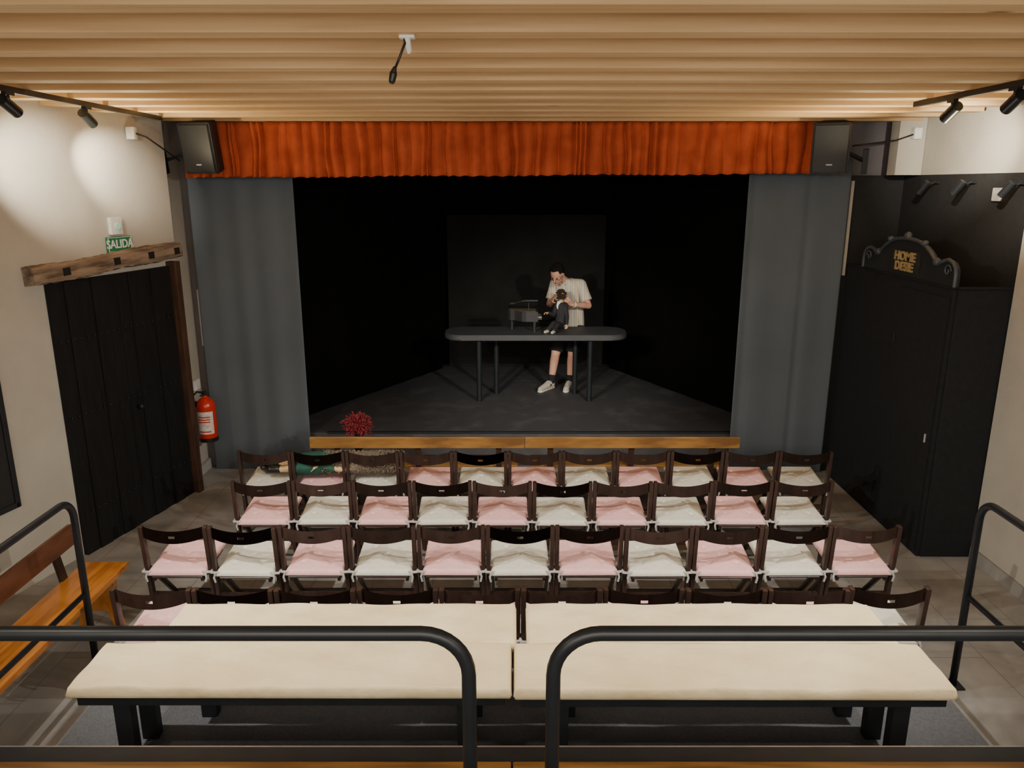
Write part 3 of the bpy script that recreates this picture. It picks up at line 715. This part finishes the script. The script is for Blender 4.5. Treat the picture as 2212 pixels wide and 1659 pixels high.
# ------------------------------------------------------------ toy grand piano
pi = thing('toy_piano', 'miniature black grand piano with lid raised on the table', 'toy piano', (0.14, 9.24, ZT))
o = [(0.17,-0.14),(0.17,0.14),(0.03,0.14),(-0.02,0.12),(-0.07,0.07),(-0.11,0.03),(-0.16,0.01),(-0.19,-0.03),(-0.195,-0.09),(-0.17,-0.14)]
o = [(x, -y) for x, y in o][::-1]
bm = NB(); prism(bm, o, 0.125, 0.245); part(pi, 'case', bm, M_piano)
oi = [(x*0.9-0.005, y*0.80) for x, y in o]
bm = NB(); prism(bm, [p for p in oi], 0.2455, 0.248); part(pi, 'soundboard', bm, M_brass)
ol = [(x, max(y, -0.11)) for x, y in o]
bm = NB(); prism(bm, o, 0, 0.016); bmesh.ops.transform(bm, matrix=Matrix.Translation((0,0.14,0.255)) @ Matrix.Rotation(math.radians(-24),4,'X') @ Matrix.Translation((0,-0.14,0)), verts=bm.verts); part(pi, 'lid', bm, M_piano)
bm = NB(); cyl(bm, (0.06,-0.1,0.245), (0.06,-0.07,0.345), 0.004, seg=8); part(pi, 'lid_prop', bm, M_piano)
bm = NB(); box(bm, (0.19,0,0.160), (0.06,0.26,0.025), 0.003); part(pi, 'key_bed', bm, M_piano)
bm = NB(); box(bm, (0.192,0,0.176), (0.045,0.24,0.007)); part(pi, 'keyboard', bm, M_ivory)
for lx, ly in ((0.13,-0.11),(0.13,0.11),(-0.14,0.07)):
    bm = NB(); tube(bm, [(lx,ly,0),(lx,ly,0.02),(lx,ly,0.03),(lx,ly,0.125)], [0.015,0.013,0.014,0.022], 12); part(pi, 'leg', bm, M_piano, 40)

# ------------------------------------------------------------ hands
def hand(bm, wrist, D, N, sgn, sc=1.0, curl=(20,55,90)):
    wrist = V(wrist); D = V(D).normalized(); N = V(N); N = (N-D*N.dot(D)).normalized(); Sd = D.cross(N)*sgn
    lens = (0.92, 1.0, 0.95, 0.76)
    for i in range(4):
        off = (1.5-i)*0.0205*sc
        k = wrist + D*0.082*sc*(1-0.04*abs(i-1)) + Sd*off
        capsule(bm, wrist + Sd*off*0.6 + D*0.01*sc, 0.0155*sc, k, 0.0125*sc, 10, 3)
        p = k; r = 0.0095*sc
        for a, l in zip(curl, (0.040, 0.026, 0.021)):
            a = math.radians(a + i*4); q = p + (D*math.cos(a)+N*math.sin(a))*l*sc*lens[i]
            capsule(bm, p, r, q, r*0.93, 10, 3); p = q; r *= 0.93
    p = wrist + D*0.022*sc + Sd*0.026*sc
    q = p + (D*0.55 + Sd*0.65 + N*0.35).normalized()*0.040*sc; capsule(bm, p, 0.015*sc, q, 0.0115*sc, 10, 3)
    r2 = q + (D*0.7 + Sd*0.2 + N*0.65).normalized()*0.032*sc; capsule(bm, q, 0.011*sc, r2, 0.0095*sc, 10, 3)
    r3 = r2 + (D*0.7 - Sd*0.1 + N*0.7).normalized()*0.022*sc; capsule(bm, r2, 0.0095*sc, r3, 0.008*sc, 10, 3)

# ------------------------------------------------------------ person
PO = V((0.64, 9.6, zs))
pe_ = thing('person', 'man in striped short-sleeved shirt bending over a puppet he grooms', 'person', PO)
F = V((-0.50,-0.866,0)).normalized()
Lf = V((0.866,-0.50,0)).normalized()
hipR = V((0.64,9.70,1.20)); hipL = V((0.82,9.62,1.20))
knR = V((0.555,9.585,0.83)); knL = V((0.765,9.555,0.83))
anR = V((0.505,9.60,0.46)); anL = V((0.745,9.60,0.46))
shR = V((0.550,9.69,1.715)); shL = V((0.850,9.525,1.715))
elR = V((0.475,9.63,1.46)); elL = V((0.945,9.44,1.47))
wrR = V((0.50,9.385,1.555)); wrL = V((0.735,9.285,1.505))
Hc = V((0.555,9.455,1.845))
fh = V((-0.40,-0.70,-0.56)).normalized(); rh = fh.cross(V((0,0,1))).normalized(); uh = rh.cross(fh).normalized()
MH = Matrix(((rh.x,fh.x,uh.x,Hc.x),(rh.y,fh.y,uh.y,Hc.y),(rh.z,fh.z,uh.z,Hc.z),(0,0,0,1)))
def H(x, y, z): return MH @ V((x,y,z))
R3 = MH.to_3x3().to_4x4()
bm = NB()
def sec(c, a, b): return (V(c), Lf*a, F*b)
tors = [sec((0.73,9.66,1.13),0.15,0.10), sec((0.735,9.665,1.22),0.165,0.115), sec((0.735,9.67,1.33),0.150,0.108), sec((0.725,9.665,1.45),0.155,0.11), sec((0.705,9.635,1.58),0.175,0.115), sec((0.69,9.61,1.69),0.165,0.10), sec((0.68,9.59,1.755),0.09,0.07), sec((0.668,9.572,1.78),0.05,0.05)]
loft(bm, tors)
capsule(bm, shR, 0.058, shL, 0.058)
capsule(bm, (0.675,9.585,1.73), 0.060, H(0,-0.035,-0.055), 0.055)
ellip(bm, H(0,-0.012,0.03), (0.076,0.096,0.088), R3, 24, 16)
ellip(bm, H(0,0.022,-0.035), (0.060,0.070,0.078), R3, 24, 16)
capsule(bm, H(0,0.055,-0.088), 0.026, H(0,0.072,-0.086), 0.022)
capsule(bm, H(-0.035,0.062,0.032), 0.014, H(0.035,0.062,0.032), 0.014)
capsule(bm, H(0,0.085,0.018), 0.008, H(0,0.106,-0.022), 0.0135); ellip(bm, H(0,0.098,-0.026), (0.018,0.012,0.009), R3)
capsule(bm, H(-0.018,0.082,-0.052), 0.009, H(0.018,0.082,-0.052), 0.009)
for s in (-1,1):
    ellip(bm, H(s*0.042,0.055,-0.012), (0.020,0.022,0.020), R3)
    ellip(bm, H(s*0.078,-0.012,0.0), (0.010,0.020,0.032), R3)
for s, e, w in ((shR,elR,wrR),(shL,elL,wrL)):
    capsule(bm, s, 0.053, e, 0.041); m_ = e.lerp(w, 0.3); capsule(bm, e, 0.041, m_, 0.040); capsule(bm, m_, 0.040, w, 0.026)
PH = V((0.590,9.21,1.63))
dL = (V((0.64,9.225,1.58))-wrL).normalized(); hand(bm, wrL, dL, (PH-wrL), 1, 1.0, (15,45,70))
dR = (V((0.525,9.27,1.62))-wrR).normalized(); hand(bm, wrR, dR, (PH-wrR), -1, 1.0, (15,45,70))
for h, k_, a in ((hipR,knR,anR),(hipL,knL,anL)):
    capsule(bm, h, 0.098, k_, 0.058); capsule(bm, k_, 0.056, k_.lerp(a,0.32)+V((0,0.018,0)), 0.056); capsule(bm, k_.lerp(a,0.32)+V((0,0.018,0)), 0.055, a, 0.036)
    capsule(bm, a, 0.034, a+V((-0.008,-0.05,-0.045)), 0.022)
me = remesh(bm, 0.0052, 4); part(pe_, 'body', me, M_skin, world=True)
bm = NB()
loft(bm, [sec((0.735,9.66,1.165),0.192,0.142), sec((0.738,9.665,1.26),0.186,0.140), sec((0.738,9.668,1.38),0.178,0.136), sec((0.726,9.658,1.50),0.182,0.136), sec((0.707,9.632,1.62),0.196,0.136), sec((0.69,9.61,1.70),0.186,0.120), sec((0.68,9.595,1.755),0.125,0.095), sec((0.67,9.585,1.785),0.070,0.068)])
capsule(bm, shR, 0.074, shL, 0.074)
for s, e in ((shR,elR),(shL,elL)):
    q = s.lerp(e, 0.78); d = (e-s).normalized(); sd, tt, _ = frame(d)
    loft(bm, [(s, sd*0.074, tt*0.074), (s.lerp(e,0.4), sd*0.070, tt*0.070), (q, sd*0.072, tt*0.072)])
me = remesh(bm, 0.008, 3); part(pe_, 'shirt', me, M_shirt, world=True)
bm = NB()
c0 = V((0.671,9.578,1.775))
for s in (-1,1):
    pts = [c0 - F*0.07, c0 - F*0.03 + Lf*s*0.068 + V((0,0,0.004)), c0 + F*0.04 + Lf*s*0.06 - V((0,0,0.012)), c0 + F*0.095 + Lf*s*0.03 - V((0,0,0.05))]
    tube(bm, pts, [0.015,0.016,0.018,0.012], 10)
part(pe_, 'collar', bm, M_shirt, 180, world=True)
bm = NB()
loft(bm, [sec((0.735,9.665,1.08),0.155,0.115), sec((0.735,9.668,1.20),0.178,0.130), sec((0.735,9.668,1.24),0.172,0.126)])
for h, k_ in ((hipR,knR),(hipL,knL)):
    q = h.lerp(k_, 0.92); sd, tt, _ = frame(k_-h)
    loft(bm, [(h, sd*0.108, tt*0.108), (h.lerp(k_,0.45), sd*0.098, tt*0.098), (q, sd*0.090, tt*0.092)])
me = remesh(bm, 0.008, 3); part(pe_, 'shorts', me, M_shorts, world=True)
for a, k_, dx in ((anR,knR,-0.045),(anL,knL,-0.02)):
    bm = NB(); capsule(bm, a-V((0,0,0.03)), 0.044, a.lerp(k_,0.20), 0.046); capsule(bm, a-V((0,0,0.01)), 0.042, a+V((dx*0.7,-0.055,-0.03)), 0.036); part(pe_, 'sock', remesh(bm,0.006,2), M_sock, world=True)
    t = a + V((dx*3.2,-0.19,-0.052)); hl = a + V((0.005,0.035,-0.045))
    bm = NB(); capsule(bm, hl, 0.042, a+V((dx*1.4,-0.08,-0.033)), 0.046); capsule(bm, a+V((dx*1.4,-0.08,-0.036)), 0.045, t, 0.035); capsule(bm, a+V((0,0.012,-0.015)), 0.049, a+V((0,0,-0.03)), 0.048); capsule(bm, a+V((dx*0.5,-0.03,-0.02)), 0.044, a+V((dx*1.6,-0.09,-0.03)), 0.040)
    me = remesh(bm, 0.006, 2)
    for v in me.vertices: v.co.z = max(v.co.z, zs+0.012)
    sh = part(pe_, 'shoe', me, M_shoe, world=True)
    bm = NB(); capsule(bm, V((hl.x,hl.y,zs+0.012)), 0.047, V((t.x,t.y,zs+0.012)), 0.040)
    me = remesh(bm, 0.006, 1)
    for v in me.vertices: v.co.z = min(max(v.co.z, zs+0.001), zs+0.026)
    setmat(me, M_sole); me.transform(Matrix.Translation(-PO)); so = bpy.data.objects.new('sole', me); COL.objects.link(so); so.parent = sh
    bm = NB()
    for q in range(4):
        c_ = a + V((dx*(1.0+0.5*q/1.5), -0.055-0.022*q, 0.022-0.010*q)); tube(bm, [c_+V((-0.028,0,-0.016)), c_+V((0,0,0.0)), c_+V((0.028,0.004,-0.016))], 0.004, 6)
    me = mesh_of(bm, 'lace', M_lace, 180); me.transform(Matrix.Translation(-PO)); so = bpy.data.objects.new('lace', me); COL.objects.link(so); so.parent = sh
bm = NB(); ellip(bm, H(0,-0.024,0.048), (0.086,0.100,0.092), R3, 28, 18)
me = remesh(bm, 0.006, 1)
inv = MH.inverted()
bmh = NB(); bmh.from_mesh(me)
kill = []
for v in bmh.verts:
    l = inv @ v.co
    if l.y > 0.042 and l.z < 0.092 or l.z < -0.035 or (l.y > 0.0 and l.z < 0.045): kill.append(v)
bmesh.ops.delete(bmh, geom=kill, context='VERTS')
rr = random.Random(2)
for v in bmh.verts: v.co += (v.co-Hc).normalized()*rr.uniform(0,0.007)
bmesh.ops.solidify(bmh, geom=bmh.faces[:], thickness=0.012)
for i in range(260):
    a = rr.uniform(0, 6.28); e = rr.uniform(-0.2, 1.57); l = V((0.084*math.cos(a)*math.cos(e), -0.024+0.096*math.sin(a)*math.cos(e), 0.048+0.090*math.sin(e)))
    if (l.y > 0.03 and l.z < 0.105) or l.z < -0.02 or (l.y > -0.01 and l.z < 0.06): continue
    p = MH @ l; d = (p-Hc).normalized(); q = p + d*0.009 + (R3 @ V((rr.uniform(-1,1)*0.012, 0.012, 0.0)))
    capsule(bmh, p-d*0.004, 0.006, q, 0.003, 6, 2)
part(pe_, 'hair', bmh, M_hair, 180, world=True)
for s in (-1,1):
    bm = NB(); ellip(bm, H(s*0.031,0.079,0.006), (0.013,0.008,0.007), R3); part(pe_, 'eye', bm, M_eye, 180, world=True)
bm = NB(); tube(bm, [H(-0.022,0.090,-0.056), H(0,0.0945,-0.054), H(0.022,0.090,-0.056)], 0.004, 8); part(pe_, 'mouth', bm, M_lip, 180, world=True)
bm = NB()
for s in (-1,1):
    tube(bm, [H(s*0.033+0.021*math.cos(a), 0.102, 0.004+0.014*math.sin(a)) for a in [2*math.pi*k/16 for k in range(17)]], 0.0014, 6)
    tube(bm, [H(s*0.054,0.101,0.01), H(s*0.083,0.05,0.012), H(s*0.086,-0.01,0.012)], 0.0014, 6)
tube(bm, [H(-0.010,0.105,0.008), H(0,0.109,0.010), H(0.010,0.105,0.008)], 0.0014, 6)
part(pe_, 'eyeglasses', bm, M_eye, 180, world=True)
bm = NB(); q = wrL.lerp(elL,0.12); dv = (elL-wrL).normalized(); cyl(bm, q-dv*0.009, q+dv*0.009, 0.032, seg=20); part(pe_, 'wrist_watch', bm, M_paint, 40, world=True)

# ------------------------------------------------------------ seated puppet
PB = V((0.58,9.22,ZT))
pu = thing('puppet', 'seated puppet in black suit with bushy brown hair', 'puppet', PB)
bm = NB()
hp_ = V((0.60,9.22,ZT+0.055)); nk = V((0.592,9.225,1.56))
capsule(bm, nk, 0.022, PH, 0.028); ellip(bm, PH, (0.045,0.048,0.055)); capsule(bm, PH+V((-0.035,-0.02,-0.01)), 0.010, PH+V((-0.05,-0.03,-0.016)), 0.009)
capsule(bm, hp_, 0.045, nk-V((0,0,0.04)), 0.045)
kA = V((0.50,9.12,ZT+0.10)); fA = V((0.425,9.03,ZT+0.035)); kB = V((0.54,9.08,ZT+0.09)); fB = V((0.495,8.99,ZT+0.035))
hA = V((0.43,9.10,1.435)); eA = V((0.50,9.16,1.40)); hB = V((0.655,9.08,1.29)); eB = V((0.66,9.16,1.38))
for k_, f_ in ((kA,fA),(kB,fB)): capsule(bm, hp_, 0.03, k_, 0.024); capsule(bm, k_, 0.024, f_, 0.018)
for s, e, h in ((nk-V((0.05,0,0.05)),eA,hA),(nk-V((-0.05,0,0.05)),eB,hB)):
    capsule(bm, s, 0.022, e, 0.018); capsule(bm, e, 0.018, h, 0.012)
hand(bm, hA, (-0.8,-0.4,0.1), (0,0,-1), 1, 0.42); hand(bm, hB, (-0.1,-0.8,-0.4), (-0.5,0,-1), -1, 0.42)
part(pu, 'body', remesh(bm, 0.0045, 2), M_puphand, world=True)
bm = NB()
loft(bm, [(hp_-V((0,0,0.03)), V((0.085,0,0)), V((0,0.065,0))), (hp_+V((0,0,0.10)), V((0.075,0,0)), V((0,0.058,0))), (nk-V((0,0,0.06)), V((0.082,0,0)), V((0,0.055,0))), (nk-V((0,0,0.012)), V((0.035,0,0)), V((0,0.035,0)))])
for k_, f_ in ((kA,fA),(kB,fB)): capsule(bm, hp_, 0.045, k_, 0.036); capsule(bm, k_, 0.036, f_.lerp(k_,0.12), 0.029)
for s, e, h in ((nk-V((0.05,0,0.05)),eA,hA),(nk-V((-0.05,0,0.05)),eB,hB)):
    capsule(bm, s, 0.034, e, 0.028); capsule(bm, e, 0.028, h.lerp(e,0.12), 0.021)
part(pu, 'suit', remesh(bm, 0.006, 2), M_suit, world=True)
bm = NB(); loft(bm, [(nk+V((-0.045,-0.038,-0.13)), V((0.008,0,0)), V((0,0.012,0))), (nk+V((-0.042,-0.036,-0.07)), V((0.020,0,0)), V((0,0.014,0))), (nk+V((-0.018,-0.016,0.0)), V((0.028,0,0)), V((0,0.022,0)))]); part(pu, 'shirt_front', bm, M_paint, 180, world=True)
bm = NB(); rr = random.Random(9)
for i in range(220):
    a = rr.uniform(0, 6.28); e = rr.uniform(-0.9, 1.55); d = V((math.cos(a)*math.cos(e), math.sin(a)*math.cos(e), math.sin(e)))
    if d.x < -0.8 and d.z < 0.2: continue
    p = PH + V((d.x*0.045, d.y*0.048, d.z*0.052+0.008)); capsule(bm, p, 0.011, p+d*0.015+V((rr.uniform(-.01,.01), rr.uniform(-.01,.01), -0.004)), 0.005, 7, 2)
part(pu, 'hair', bm, M_puphair, 180, world=True)
for f_, k_ in ((fA,kA),(fB,kB)):
    d = (f_-k_); d.z = 0; d.normalize()
    bm = NB(); capsule(bm, V((f_.x,f_.y,ZT+0.024)), 0.022, V((f_.x,f_.y,ZT+0.022))+d*0.05, 0.018); part(pu, 'shoe', bm, M_shoe, 180, world=True)

# ------------------------------------------------------------ puppet lying on chairs
LP = V((-1.75, 6.22, 0.50))
lp = thing('costumed_puppet', 'large puppet in green jacket and fur lying across the chairs', 'puppet', LP)
z0 = 0.585
bm = NB()
ellip(bm, (-1.02,6.20,z0+0.02), (0.075,0.062,0.062)); capsule(bm, (-1.09,6.20,z0+0.015), 0.03, (-1.16,6.2,z0+0.01), 0.03)
capsule(bm, (-1.2,6.2,z0+0.015), 0.06, (-1.62,6.2,z0), 0.06)
capsule(bm, (-1.62,6.24,z0), 0.045, (-1.88,6.27,z0-0.005), 0.035); capsule(bm, (-1.88,6.27,z0-0.005), 0.034, (-2.10,6.29,z0-0.01), 0.026)
capsule(bm, (-1.62,6.17,z0), 0.045, (-1.86,6.14,z0+0.005), 0.035); capsule(bm, (-1.86,6.14,z0+0.005), 0.034, (-2.06,6.15,z0-0.01), 0.026)
capsule(bm, (-1.24,6.13,z0+0.03), 0.03, (-1.45,6.08,z0+0.02), 0.026); capsule(bm, (-1.45,6.08,z0+0.02), 0.025, (-1.62,6.10,z0+0.04), 0.018)
hand(bm, (-1.62,6.10,z0+0.04), (-1,0.1,0), (0,0,-1), 1, 0.7)
part(lp, 'body', remesh(bm, 0.007, 2), M_puphand, world=True)
bm = NB()
loft(bm, [((-1.50,6.2,z0+0.03), V((0,0.09,0)), V((0,0,0.085))), ((-1.65,6.2,z0+0.03), V((0,0.125,0)), V((0,0,0.10))), ((-1.80,6.21,z0+0.02), V((0,0.14,0)), V((0,0,0.085))), ((-1.88,6.21,z0+0.005), V((0,0.13,0)), V((0,0,0.06)))])
capsule(bm, (-1.50,6.09,z0+0.02), 0.035, (-1.60,6.10,z0+0.04), 0.028)
part(lp, 'jacket', remesh(bm, 0.008, 2), M_greencloth, world=True)
bm = NB(); rr = random.Random(5)
loft(bm, [((-1.58,6.2,z0+0.02), V((0,0.10,0)), V((0,0,0.08))), ((-1.40,6.2,z0+0.03), V((0,0.125,0)), V((0,0,0.095))), ((-1.15,6.21,z0+0.03), V((0,0.13,0)), V((0,0,0.09))), ((-0.93,6.21,z0+0.01), V((0,0.10,0)), V((0,0,0.06)))])
for i in range(1100):
    x = rr.uniform(-1.60,-0.92); a = rr.uniform(-0.3, math.pi+0.3); d = V((rr.uniform(-.5,.5), math.cos(a), math.sin(a)))
    p = V((x, 6.205+0.118*math.cos(a), z0+0.03+0.085*math.sin(a))); capsule(bm, p, 0.006, p+d.normalized()*rr.uniform(0.015,0.035)+V((rr.uniform(-.02,.02),0,-0.008)), 0.002, 5, 1)
part(lp, 'fur_cloak', bm, M_fur, 180, world=True)
for e in ((-2.10,6.29),(-2.06,6.15)):
    bm = NB(); capsule(bm, (e[0]+0.08,e[1],z0-0.005), 0.04, (e[0]-0.01,e[1],z0-0.01), 0.036); capsule(bm, (e[0]-0.01,e[1],z0-0.012), 0.034, (e[0]-0.03,e[1]-0.05,z0+0.03), 0.025); part(lp, 'boot', remesh(bm,0.007,1), M_boot, world=True)
lp.location.y -= 0.02

# ------------------------------------------------------------ red dried flowers on bench
fl = thing('dried_flowers', 'bushy bunch of dried dark red flowers in a small vase', 'flowers', (-1.43, 6.80, 0.424))
bm = NB(); lathe(bm, [(0.035,0),(0.045,0.03),(0.042,0.09),(0.026,0.13),(0.03,0.15)]); part(fl, 'vase', bm, M_boot, 50)
bm = NB(); rr = random.Random(21)
for i in range(16):
    a = rr.uniform(0,6.28); e = rr.uniform(0.02,0.085); t = V((e*math.cos(a), e*math.sin(a), rr.uniform(0.26,0.32))); tube(bm, [(0,0,0.1),(t.x*0.3,t.y*0.3,0.18),t], 0.005, 5)
part(fl, 'stem', bm, M_stem)['kind'] = 'stuff'
bm = NB()
for i in range(1000):
    a = rr.uniform(0,6.28); e = math.acos(rr.uniform(-0.9,1)); q = rr.uniform(0.3,1); d = V((math.sin(e)*math.cos(a), math.sin(e)*math.sin(a), math.cos(e)*0.85))
    p = V((0,0,0.34)) + d*0.128*q*(1+0.18*math.sin(a*5+e*3)); capsule(bm, p, rr.uniform(0.005,0.009), p+d*0.014+V((rr.uniform(-.01,.01),rr.uniform(-.01,.01),0)), 0.003, 5, 1)
f = part(fl, 'flower_head', bm, M_flower); f['kind'] = 'stuff'

# ------------------------------------------------------------ lights
def spot(loc, tgt, e, size=60, blend=0.6, col=(1,0.89,0.72), r=0.03):
    l = bpy.data.lights.new('spot', 'SPOT'); l.energy = e; l.spot_size = math.radians(size); l.spot_blend = blend; l.color = col; l.shadow_soft_size = r
    o = bpy.data.objects.new('spot_lamp', l); COL.objects.link(o); o.location = loc
    o.rotation_euler = (V(tgt)-V(loc)).to_track_quat('-Z', 'Y').to_euler(); return o
def area(loc, tgt, e, sx, sy, col=(1,0.92,0.81)):
    l = bpy.data.lights.new('area', 'AREA'); l.energy = e; l.shape = 'RECTANGLE'; l.size = sx; l.size_y = sy; l.color = col
    o = bpy.data.objects.new('area_lamp', l); COL.objects.link(o); o.location = loc
    o.rotation_euler = (V(tgt)-V(loc)).to_track_quat('-Z', 'Y').to_euler(); return o
# wall washers in front of each track head
spot((-2.97,4.93,3.29), (-3.46,5.80,3.02), 200, 52, 1.0, r=0.02)
spot((-2.98,5.79,3.29), (-3.30,6.50,3.04), 120, 52, 1.0, r=0.02)
spot((2.84,4.70,3.29), (3.70,5.55,3.02), 240, 52, 1.0, r=0.02)
spot((2.86,5.33,3.29), (3.74,6.55,3.22), 260, 50, 1.0, r=0.02)
for sx in (-1, 1):
    spot((sx*2.85, 3.0, 3.33), (sx*0.4, 4.6, 0.4), 330, 92, 0.8, (1,0.93,0.82))
    spot((sx*2.85, 2.2, 3.33), (-sx*0.6, 5.6, 0.4), 360, 76, 0.8, (1,0.93,0.82))
    spot((sx*2.2, 1.2, 3.35), (sx*0.5, 2.9, 0.8), 45, 95, 0.8, (1,0.88,0.70))
    # added lamps without fittings, imitating spill of the track lamps on the beams
    spot((sx*2.9+(-0.05 if sx < 0 else -0.1), 6.3, 2.85), (sx*2.5, 6.3, 3.6), 85, 140, 1.0, (1,0.82,0.48), 0.03)
    spot((sx*3.0, 5.4, 2.95), (sx*2.9, 5.45, 3.6), 40, 140, 1.0, (1,0.82,0.48), 0.03)
    spot((sx*1.7, 3.6, 1.2), (sx*1.7, 3.6, 3.4), 45, 125, 1.0, (1,0.88,0.70), 0.03)  # added uplights in mid-air, no fitting there, brighten the beam undersides
    spot((sx*1.5, 5.7, 1.2), (sx*1.5, 5.7, 3.4), 45, 125, 1.0, (1,0.88,0.70), 0.03)  # second added uplight pair, nearer the stage
spot((-1.9, 3.1, 3.36), (0.4, 9.2, 0.9), 620, 32, 1.0, (1,0.92,0.80), 0.08)
spot((2.3, 3.1, 3.36), (0.6, 9.2, 0.9), 620, 32, 1.0, (1,0.92,0.80), 0.08)
area((0, -0.9, 3.25), (0, 5, 1.2), 130, 5.5, 1.0)
area((0, -1.6, 2.2), (0, 5.5, 3.3), 60, 6.0, 1.2, (1,0.89,0.74))  # added fill from behind the camera, brightens the ceiling beams
w = bpy.data.worlds.new('World'); S.world = w; w.use_nodes = True
w.node_tree.nodes['Background'].inputs['Color'].default_value = (0.8,0.75,0.68,1); w.node_tree.nodes['Background'].inputs['Strength'].default_value = 0.12

# ------------------------------------------------------------ camera
cd = bpy.data.cameras.new('Camera'); cd.sensor_width = 36; cd.lens = 1661/2212*36; cd.clip_start = 0.05
co = bpy.data.objects.new('Camera', cd); COL.objects.link(co); co.location = (0,0,2.91); co.rotation_euler = (math.radians(75.5), 0, 0)
S.camera = co
